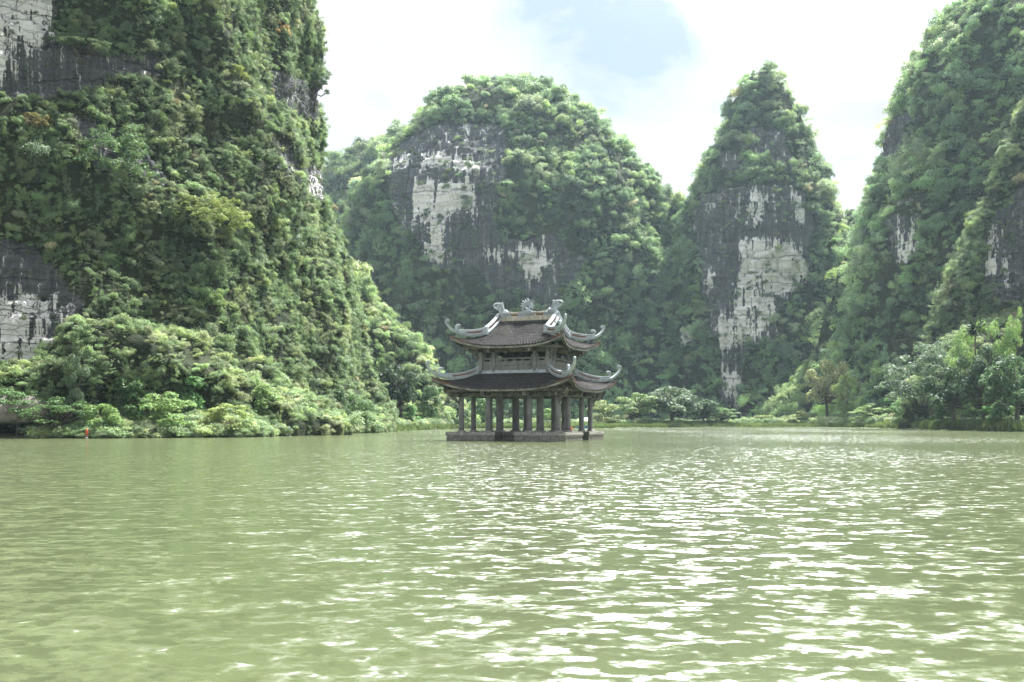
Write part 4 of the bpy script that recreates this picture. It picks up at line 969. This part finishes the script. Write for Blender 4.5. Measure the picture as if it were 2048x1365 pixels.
# ------------------------------------------------------------------ single trees and shrubs one can tell apart
def tree_parts(kind, seed):
    """trunk mesh and crown mesh of a plant about 6 m high and 6 m wide, standing on z = 0"""
    r = np.random.default_rng(seed); m = MB(); lob = []
    if kind == 'broad':
        m.tube([(0,0,-.6),(.05,0,.8),(.15,.1,2.0),(.1,.15,3.4)], [.26,.2,.16,.08], 8)
        for k in range(34):
            a = r.uniform(0, 6.28); q = 2.3*math.sqrt(r.random()); z = 2.0+3.1*r.random()*(1-.25*(q/2.3)); lob.append((np.array([q*math.cos(a), q*math.sin(a), z]), r.uniform(.45, .85)))
        size, asp, den = .15, .5, 150
    elif kind == 'spreading':
        m.tube([(0,0,-.6),(.3,0,1.0),(.9,.2,2.4),(1.0,.3,3.2)], [.24,.2,.15,.08], 8); m.tube([(0,.2,-.6),(-.5,.1,1.2),(-1.3,0,2.6)], [.2,.15,.07], 7)
        for k in range(46):
            a = r.uniform(0, 6.28); q = 2.9*math.sqrt(r.random()); z = 5.4-1.8*(q/2.9)**2-r.uniform(0, 2.4); lob.append((np.array([q*math.cos(a), q*math.sin(a), z]), r.uniform(.35, .65)))
        size, asp, den = .13, .42, 170
    elif kind == 'shrub':
        for k in range(4): m.tube([(.1*k-.2,0,-.4),(.3*k-.5,.2*(k%2),1.3),(.6*k-.9,.3*(k%2),2.6)], [.1,.08,.04], 6)
        for k in range(44):
            a = r.uniform(0, 6.28); z = .4+4.8*r.random(); q = 2.4*math.sqrt(max(.05, 1-(z/5.6)**2))*math.sqrt(r.random()); lob.append((np.array([q*math.cos(a), q*math.sin(a), z]), r.uniform(.4, .8)))
        size, asp, den = .14, .46, 150
    elif kind == 'feathery':
        for k in range(5): m.tube([(.1*k-.2,.1*(k%3)-.1,-.4),(.2*k-.4,.2*(k%3)-.2,2.0),(.4*k-.8,.3*(k%3)-.3,3.5)], [.09,.07,.03], 6)
        for k in range(48):
            a = r.uniform(0, 6.28); q = 2.8*math.sqrt(r.random()); z = 5.5-2.0*(q/2.8)**1.5-r.uniform(0, 3.2); lob.append((np.array([q*math.cos(a), q*math.sin(a), z]), r.uniform(.35, .65)))
        size, asp, den = .15, .22, 260
    elif kind == 'dome':
        m.tube([(0,0,-.5),(.1,0,1.2),(.2,.1,2.6)], [.16,.12,.06], 7)
        for k in range(120):
            d = sph(1, r)[0]; d[2] = abs(d[2]); q = r.uniform(.62, 1.0); lob.append((np.array([2.7*d[0]*q, 2.7*d[1]*q, 1.6+3.6*d[2]*q]), r.uniform(.22, .46)))
        size, asp, den = .12, .3, 210
    elif kind == 'mound':
        m.tube([(0,0,-.4),(.1,0,2.0),(0,.1,4.4)], [.2,.16,.08], 8)
        for k in range(26):
            z = 5.3*r.random()**.8; q = 2.6*(1-z/6.2)**.75*math.sqrt(r.random()); a = r.uniform(0, 6.28); lob.append((np.array([q*math.cos(a), q*math.sin(a), z]), r.uniform(.45, .8)))
        size, asp, den = .13, .6, 190
    elif kind == 'bamboo':
        for k in range(7):
            a = k*.9; m.tube([(.15*math.cos(a),.15*math.sin(a),-.4),(.35*math.cos(a),.35*math.sin(a),2.5),(.9*math.cos(a),.9*math.sin(a),4.2)], [.06,.05,.02], 6)
        for k in range(36):
            a = r.uniform(0, 6.28); z = .8+4.9*r.random(); q = .5+1.7*r.random()*(z/5.5); lob.append((np.array([q*math.cos(a), q*math.sin(a), z]), r.uniform(.4, .7)))
        size, asp, den = .15, .24, 230
    C = []; Nn = []
    for c, R_ in lob:
        if kind in ('broad', 'spreading') : m.tube([(0.1, .1, 1.8), c*np.array([.5, .5, .75]), c], [.09, .06, .02], 5)
        n = int(den*(R_/.7)**2); d = sph(n, r); d[:, 2] = np.where(d[:, 2] < -.45, -d[:, 2], d[:, 2])
        sq = np.array([1, 1, .6 if kind in ('spreading', 'feathery') else .85])
        C.append(c+d*(R_*(.6+.5*r.random(n)**.6))[:, None]*sq); Nn.append(d+np.array([0, 0, .5])+.5*r.normal(size=(n, 3)))
    C = np.concatenate(C); C[:, 2] = np.maximum(C[:, 2], .05)
    cr = leaf_mesh('crown', C, np.concatenate(Nn), size, asp, r, M_LEAF_O)
    return m.mesh('trunk', [M_BARK], True), cr
PARTS = {}
def plant(name, kind, pos, w_, h, col, label, cat='tree', group=None, variant=0):
    key = (kind, variant)
    if key not in PARTS: PARTS[key] = tree_parts(kind, 300+variant*17+sum(map(ord, kind)))
    tr, cr = PARTS[key]
    e = empty(name, tuple(pos), random.uniform(0, 6.28)); e.scale = (w_/6, w_/6, h/6)
    tag(e, label, cat, group)
    link('trunk', tr, e); c = link('crown', cr, e); c.color = (col[0]*1.5, col[1]*1.45, col[2]*1.55, 1)
    return e
def hit(px, py):
    best = None
    for mt in MTN.values():
        V = mt['V']; x = 1024+FPX*V[:, 0]/V[:, 1]; y = HOR-FPX*(V[:, 2]-EYE)/V[:, 1]
        k = np.where((np.abs(x-px) < 7) & (np.abs(y-py) < 7))[0]
        if len(k):
            v = V[k[np.argmin(V[k, 1])]]
            if best is None or v[1] < best[1]: best = v
    return best
def on_bank(name, kind, px, off, top, wpx, col, label, variant=0, cat='tree', group=None):
    Y = float(shore(px))+off; X = (px-1024)/FPX*Y; z = max(0.05, float(land_h(np.array([X]), np.array([Y]))[0]))
    h = EYE+(HOR-top)/FPX*Y-z
    return plant(name, kind, (X, Y, z-.1), wpx/FPX*Y, h+.1, col, label, cat, group, variant)
def on_hill(name, kind, px, py, hpx, wpx, col, label, variant=0, cat='tree', group=None):
    v = hit(px, py)
    if v is None: print('MISS', px, py, label); return
    h = hpx/FPX*v[1]
    return plant(name, kind, (v[0], v[1]+.15*h, v[2]-.45*h), wpx/FPX*v[1], h*1.25, col, label, cat, group, variant)
G_D = (.040, .085, .032); G_M = (.07, .14, .045); G_L = (.13, .22, .06); G_Y = (.17, .23, .06); G_G = (.085, .135, .075); G_B = (.085, .20, .055)
# left bank
on_bank('spreading_tree', 'spreading', 40, 1.5, 765, 150, G_M, 'low spreading tree over the dark cave mouth at the far left waterline', 0)
on_bank('spreading_tree', 'spreading', 112, 1.2, 782, 150, G_M, 'spreading tree with bare dark stems just left of the small orange marker', 1)
on_bank('slender_tree', 'bamboo', 152, 3, 692, 80, G_G, 'slender tree with pale hanging sprays beside the foot of the white cliff')
on_bank('bank_shrub', 'shrub', 205, 1.5, 800, 110, G_L, 'bright leafy shrub directly right of the small orange marker', 0, 'shrub')
on_bank('bank_shrub', 'mound', 262, 5, 740, 150, G_M, 'tall creeper covered mound behind the shrub right of the orange marker', 0, 'shrub')
on_bank('bank_shrub', 'shrub', 330, 2.5, 780, 150, G_L, 'wide yellow green shrub midway along the left bank', 1, 'shrub')
on_bank('bank_shrub', 'shrub', 395, 8, 735, 150, G_B, 'tall fresh green shrub standing above the wide yellow green one', 2, 'shrub')
on_bank('bank_shrub', 'shrub', 455, 2, 800, 130, G_Y, 'pale low shrub with yellow leaf tips left of the white waterside stone', 0, 'shrub')
on_bank('bank_shrub', 'mound', 525, 6, 765, 120, G_L, 'rounded light green creeper mound above the white waterside stone', 1, 'shrub')
on_bank('bank_shrub', 'shrub', 610, 1.6, 800, 110, G_M, 'dense shrub directly right of the white waterside stone', 2, 'shrub')
on_bank('bank_shrub', 'mound', 668, 3, 775, 120, G_D, 'dark dome shaped bush near the tip of the left bank', 0, 'shrub')
on_bank('bank_shrub', 'shrub', 722, 2.5, 785, 95, G_M, 'last bush at the tip of the left bank before the reeds', 1, 'shrub')
on_hill('feathery_tree', 'dome', 205, 330, 140, 215, (.075, .140, .055), 'vivid green feathery tree high on the dark left cliff', 0)
on_hill('feathery_tree', 'dome', 410, 450, 100, 195, (.14, .19, .05), 'yellow green feathery tree halfway up the near left cliff', 1)
on_hill('cliff_tree', 'broad', 75, 250, 50, 80, (.15, .14, .05), 'olive yellow tree left of the vivid feathery tree on the cliff', 0)
on_hill('cliff_tree', 'spreading', 165, 110, 40, 140, G_G, 'flat topped tree on the ledge beneath the upper white rock', 0)
on_hill('cliff_tree', 'broad', 565, 60, 40, 50, (.24, .17, .05), 'golden leaved tree near the top right of the left cliff', 1)
on_hill('cliff_tree', 'broad', 480, 150, 40, 55, (.17, .22, .05), 'small lime green tree high on the near left cliff', 0)
on_hill('cliff_tree', 'broad', 415, 610, 60, 75, (.13, .21, .05), 'lime green tree low on the left cliff above the bank mounds', 1)
on_hill('cliff_tree', 'spreading', 632, 180, 80, 60, G_D, 'dark tree leaning out from the edge of the left cliff against the sky', 1)
on_hill('cliff_tree', 'broad', 640, 300, 60, 45, G_M, 'thin tree on the left cliff edge just above the bare white ledge', 1)
# between the cliff and the pavilion
on_bank('dark_tree', 'broad', 800, 22, 715, 110, (.028, .055, .03), 'dark leafy tree left of the pavilion under the pale slope', 0)
on_bank('vine_mound', 'mound', 822, 8, 808, 60, G_B, 'small pointed creeper mound above the reeds left of the pavilion', 0, 'shrub')
on_bank('vine_mound', 'mound', 862, 13, 768, 75, G_M, 'umbrella shaped creeper covered tree beside the pavilion left eave', 1, 'shrub')
on_bank('bank_shrub', 'shrub', 905, 8, 800, 70, G_D, 'dark shrub seen just left of the front left pavilion column', 0, 'shrub')
on_bank('bank_shrub', 'shrub', 965, 9, 785, 75, G_M, 'leafy shrub seen through the left columns of the pavilion', 1, 'shrub')
on_bank('bank_shrub', 'shrub', 1040, 14, 790, 70, G_G, 'grey green shrub seen between the middle columns of the pavilion', 2, 'shrub')
on_bank('bank_shrub', 'shrub', 1100, 9, 812, 60, G_L, 'light shrub seen between the right columns of the pavilion', 0, 'shrub')
# right of the pavilion
on_bank('bank_shrub', 'shrub', 1208, 9, 798, 85, (.17, .22, .085), 'pale sunlit shrub right behind the right end of the pavilion', 1, 'shrub')
on_bank('bank_tree', 'broad', 1268, 11, 778, 110, (.12, .19, .065), 'light green bushy tree second to the right of the pavilion', 0)
on_bank('bank_tree', 'broad', 1345, 8, 762, 130, G_G, 'large rounded grey green tree leaning over the water right of the pavilion', 1)
on_bank('bank_tree', 'broad', 1408, 7, 792, 85, G_D, 'dark rounded tree at the right flank of the large grey green tree', 0)
on_bank('bank_tree', 'spreading', 1448, 6, 812, 65, (.11, .19, .07), 'small flat topped tree in front of the white streak of the tower', 0)
on_bank('low_shrub', 'shrub', 1530, 9, 828, 75, (.19, .25, .08), 'low pale yellow shrub below the dark foot of the tower', 0, 'shrub')
on_bank('low_shrub', 'shrub', 1612, 9, 820, 85, (.19, .25, .085), 'low bright shrub on the sunny flat right of the tower foot', 1, 'shrub')
on_bank('bank_tree', 'bamboo', 1690, 12, 745, 75, (.16, .24, .07), 'pale green bamboo clump standing on the sunny flat bank', 0)
on_bank('bank_tree', 'spreading', 1748, 10, 800, 95, (.14, .23, .065), 'small layered tree on the sunny bank right of the bamboo', 1)
on_bank('bank_tree', 'broad', 1655, 22, 700, 100, (.22, .25, .11), 'whitish sunlit tree above the sunny flat right of the tower', 1)
on_bank('bank_tree', 'bamboo', 1800, 6, 790, 70, (.09, .2, .055), 'drooping green bamboo at the bend of the right bank', 1)
# right bank
on_bank('feathery_tree', 'dome', 1866, 6, 648, 230, (.075, .125, .075), 'large grey green feathery tree drooping to the left on the right bank', 0)
on_bank('bank_tree', 'broad', 1908, 3, 715, 130, G_D, 'dark glossy tree below the grey green feathery tree', 1)
on_bank('bamboo_clump', 'bamboo', 1928, 12, 645, 110, (.15, .25, .07), 'bright yellow green bamboo behind the dark trees on the right bank', 0)
on_bank('bamboo_clump', 'bamboo', 1988, 14, 640, 100, (.14, .25, .065), 'bright bamboo with a leaning top right of the spiky palm', 1)
on_bank('bank_tree', 'broad', 1968, 6, 672, 140, (.045, .085, .04), 'tall dark broadleaf tree under the spiky palm on the right bank', 0)
on_bank('bamboo_clump', 'bamboo', 2024, 20, 618, 70, (.16, .26, .07), 'lime green feathery bamboo against the bare rock at the right edge', 0)
on_bank('bank_tree', 'broad', 2035, 5, 690, 150, (.05, .105, .04), 'large leafy tree cut off by the right edge of the view', 1)
on_bank('bank_shrub', 'mound', 1885, 2.5, 805, 80, (.06, .14, .045), 'dark green shrub at the waterline under the dark glossy tree', 0, 'shrub')
on_bank('bank_shrub', 'mound', 2000, 3.0, 800, 90, (.07, .15, .05), 'waterside shrub beside the banana plants near the right edge', 1, 'shrub')

# palm and banana plants
def blade(m, base, direc, length, width, droop, n=7, up=.7):
    d = np.array([math.cos(direc), math.sin(direc), 0]); s_ = np.array([-d[1], d[0], 0]); rings = []
    p = np.array(base, float); V = []; F = []
    for k in range(n+1):
        t = k/n; q = p+d*length*t*(.75)+np.array([0, 0, length*(up*t-droop*t*t)]); w_ = width*math.sin(math.pi*min(1, .12+.88*t))**.7*(1 if t < .99 else .1)
        V += [q-s_*w_-np.array([0, 0, w_*.25]), q, q+s_*w_-np.array([0, 0, w_*.25])]
    for k in range(n): F += [(3*k, 3*k+1, 3*k+4, 3*k+3), (3*k+1, 3*k+2, 3*k+5, 3*k+4)]
    m.add(V, F)
def banana(px, off, hpx, label, sd_):
    r = random.Random(sd_); Y = float(shore(px))+off; X = (px-1024)/FPX*Y; h = hpx/FPX*Y
    e = empty('banana_plant', (X, Y, .4)); tag(e, label, 'plant', 'banana plants by the water')
    m = MB(); m.tube([(0,0,-.4),(.03,0,h*.25),(0,.05,h*.5)], [.16,.13,.08], 8); link('stem', m.mesh('stem', [simple('banana_stem', (.10,.12,.05), (.2,.2,.09), 5)], True), e)
    for k in range(9):
        m = MB(); blade(m, (0, .03, h*.46), k*.7+r.uniform(-.2, .2), h*r.uniform(.55, .8), h*.085, r.uniform(.35, .75), 8, r.uniform(.6, 1.0))
        o = m.build('leaf', [M_LEAF_O], e, True); at = o.data.attributes.new('rnd', 'FLOAT', 'FACE'); at.data.foreach_set('value', np.full(len(o.data.polygons), .4+.4*r.random(), np.float32)); o.color = (.075, .19, .05, 1)
banana(1945, 3, 55, 'left banana plant with broad arching leaves low on the right bank', 1)
banana(1972, 2.5, 62, 'right banana plant with one upright leaf low on the right bank', 2)
def palm(px, off, top, label):
    Y = float(shore(px))+off; X = (px-1024)/FPX*Y; zt = EYE+(HOR-top)/FPX*Y
    e = empty('palm_tree', (X, Y, .5)); tag(e, label, 'palm')
    m = MB(); m.tube([(0,0,-.5),(.1,0,zt*.5),(0,0,zt-.8)], [.16,.13,.12], 9); link('trunk', m.mesh('trunk', [M_BARK], True), e)
    m = MB(); r = random.Random(4)
    for k in range(70):
        a = r.uniform(0, 6.28); el = r.uniform(-.5, 1.3); L_ = r.uniform(1.9, 2.9)
        blade(m, (0, 0, zt-.8), a, L_*1.3*math.cos(el)+.3, .26, r.uniform(0, .25), 4, math.tan(min(el, 1.2))*.75)
    o = m.build('crown', [M_LEAF_O], e); at = o.data.attributes.new('rnd', 'FLOAT', 'FACE'); at.data.foreach_set('value', np.full(len(o.data.polygons), .3, np.float32)); o.color = (.02, .045, .02, 1)
palm(1950, 8, 655, 'small dark palm with stiff spiky fan leaves above the right bank trees')

# ------------------------------------------------------------------ small things at the water's edge
def small_things():
    # orange marker: folded cloth wrapped round a short pole, standing in the shallows
    Y = 89.0; x = (173-1024)/FPX*Y
    e = empty('orange_marker', (x, Y, 0)); tag(e, 'narrow orange red marker cloth on a short pole at the foot of the left bank', 'marker')
    mo = simple('orange_cloth', (.42, .065, .03), (.58, .12, .05), 5, .7, .3, .02)
    m = MB(); rr = [(.05, .0), (.09, .14), (.10, .34), (.085, .48), (.06, .58), (.03, .64)]
    rings = []
    for k, (q, z) in enumerate(rr):
        rings.append([(q*1.15*math.cos(a)*(1+.25*math.sin(3*a+k))+(.04 if k > 1 else -.02), q*.8*math.sin(a)*(1+.25*math.cos(4*a+k)), z+.22+.03*math.sin(2*a)) for a in np.linspace(0, 2*math.pi, 15)[:-1]])
    m.loft(rings, True); link('cloth', m.mesh('cloth', [mo], True), e)
    m = MB(); m.tube([(.0, 0, -1.0), (.01, 0, .3), (.03, 0, .90)], [.035, .03, .02], 8); link('pole', m.mesh('pole', [M_BARK], True), e)
    m = MB(); m.lathe(0, 0, [(.13, -.05), (.17, .02), (.15, .1), (.06, .17)], 14); link('float', m.mesh('float', [simple('grey_float', (.16, .14, .12), (.3, .28, .25), 5)], True), e)
    # pale stone at the tip of the bank
    def rock(px, off, sx, sy, sz, label, c1, c2, sd_):
        Y = float(shore(px))+off; r = np.random.default_rng(sd_); m = MB(); m.blob((0, 0, sz*.3), (sx, sy, sz), 18)
        V = np.array(m.v); V *= (1+.22*fbm(V*1.6/sx+sd_, 3))[:, None]*1.0; m.v = [tuple(v) for v in V]
        o = link('waterside_stone', m.mesh('waterside_stone', [simple('pale_stone', c1, c2, 3, .9, .4, .03)], True), None, ((px-1024)/FPX*Y, Y, .02)); tag(o, label, 'stone')
    rock(576, -.7, .34, .25, .2, 'small white stone at the waterline of the left bank', (.5, .5, .48), (.75, .75, .72), 3)
    rock(548, -.3, .16, .16, .09, 'tiny pale stone just left of the white waterside stone', (.35, .33, .27), (.55, .52, .45), 4)
    rock(868, -.6, .55, .4, .2, 'dark flat stone in the shallows below the reeds left of the pavilion', (.07, .065, .06), (.2, .19, .17), 5)
    rock(770, -.4, .5, .4, .22, 'brown stone under the last bush of the left bank', (.09, .07, .05), (.2, .16, .12), 6)
    # overhanging rock with a hollow beneath it
    m = MB(); m.blob((0, 0, 0), (4.6, 2.6, 1.75), 40); V = np.array(m.v); V *= (1+.30*fbm(V*.5+3, 4)+.05*fbm(V*2.5, 3))[:, None]; V[:, 2] = np.where(V[:, 2] < -.9, -.9+.25*(V[:, 2]+.9), V[:, 2]); m.v = [tuple(v) for v in V]
    o = link('overhanging_rock', m.mesh('overhanging_rock', [simple('brown_limestone', (.075, .068, .06), (.25, .23, .205), 1.1, .95, .9, .12)], True), None, ((8-1024)/FPX*92.5, 92.5, 2.35)); tag(o, 'brown overhanging rock above a dark hollow at the far left waterline', 'rock')
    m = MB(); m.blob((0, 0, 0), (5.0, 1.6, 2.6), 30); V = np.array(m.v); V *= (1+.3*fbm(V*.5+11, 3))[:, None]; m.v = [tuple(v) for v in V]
    o = link('hollow_rock', m.mesh('hollow_rock', [simple('hollow_shade_rock', (.02, .02, .018), (.06, .055, .05), 1.5, .9, .8, .1)], True), None, ((5-1024)/FPX*96, 96, .2)); tag(o, 'rock coloured dark as shade at the back of the hollow under the overhanging rock', 'rock')  # near-black colour paints in the shade of the hollow
    # white parasol behind the right hand columns
    Y = 252.0; x = (1172-1024)/FPX*Y; z = .9
    e = empty('parasol', (x, Y, z)); tag(e, 'white parasol on the far bank seen between the right pavilion columns', 'parasol')
    mw = simple('white_canvas', (.72, .74, .76), (.82, .83, .84), 3, .8, .1, .01)
    m = MB(); n = 8; top_ = (0, 0, 1.75); ring = [(2.0*math.cos(2*math.pi*k/n), 2.0*math.sin(2*math.pi*k/n), .85) for k in range(n)]; low_ = [(a*1.01, b*1.01, c-.35) for a, b, c in ring]
    m.add([top_]+ring+low_, [(0, 1+k, 1+(k+1) % n) for k in range(n)]+[(1+k, 1+n+k, 1+n+(k+1) % n, 1+(k+1) % n) for k in range(n)])
    link('canopy', m.mesh('canopy', [mw]), e); m = MB(); m.tube([(0, 0, -.6), (0, 0, 1.7)], [.04, .035], 8); link('pole', m.mesh('pole', [M_BARK], True), e)
    # blue skiff nosed into the bank behind the pavilion
    Y = 236.0; x = (1166-1024)/FPX*Y
    e = empty('rowing_boat', (x, Y, .02), R(12)); tag(e, 'small blue boat with raised bow behind the pavilion right columns', 'boat')
    st = [(-1.7, .30, .30), (-1.1, .52, .34), (0, .62, .38), (.9, .5, .55), (1.35, .22, .85), (1.5, .03, 1.0)]
    m = MB(); rings = [[(sx_, -w_, top_), (sx_, -w_*.6, -.12+.3*max(0, sx_-.6)), (sx_, w_*.6, -.12+.3*max(0, sx_-.6)), (sx_, w_, top_), (sx_, w_*.88, top_), (sx_, w_*.5, .0+.3*max(0, sx_-.6)), (sx_, -w_*.5, .0+.3*max(0, sx_-.6)), (sx_, -w_*.88, top_)] for sx_, w_, top_ in st]
    m.loft(rings, True); link('hull', m.mesh('hull', [simple('blue_paint', (.05, .17, .32), (.10, .26, .42), 2, .5, .1, .01)]), e)
    m = MB(); m.box(-.5, -.2, -.55, .55, .22, .27); link('bench', m.mesh('bench', [M_BARK]), e)
    # orange buoy behind the big column
    Y = 190.0; x = (1142.5-1024)/FPX*Y
    e = empty('buoy', (x, Y, 0)); tag(e, 'small orange buoy just past the thick inner column of the pavilion', 'buoy')
    m = MB(); m.lathe(0, 0, [(.22, -.1), (.28, .02), (.27, .14), (.12, .3), (.08, .55), (.03, .6)], 14); link('float', m.mesh('float', [mo], True), e)
    m = MB(); m.tube([(.03*math.cos(a), 0, .63+.05*math.sin(a)) for a in np.linspace(0, 6.28, 12)], .012, 6); link('ring', m.mesh('ring', [M_BARK]), e)
small_things()

# ------------------------------------------------------------------ haze
def haze():
    m = bpy.data.materials.new('haze'); m.use_nodes = True; t = m.node_tree; t.nodes.clear()
    o = N(t, 'ShaderNodeOutputMaterial'); v = N(t, 'ShaderNodeVolumePrincipled'); L(t, v.outputs[0], o.inputs['Volume'])
    v.inputs['Color'].default_value = (.66, .86, 1.0, 1); v.inputs['Density'].default_value = .00010; v.inputs['Anisotropy'].default_value = .25
    b = MB(); b.box(-460, 460, -80, 730, -4, 300); ob = b.build('haze', [m])
    tag(ob, 'thin pale bluish haze filling the valley air', 'haze', kind='stuff')
haze()
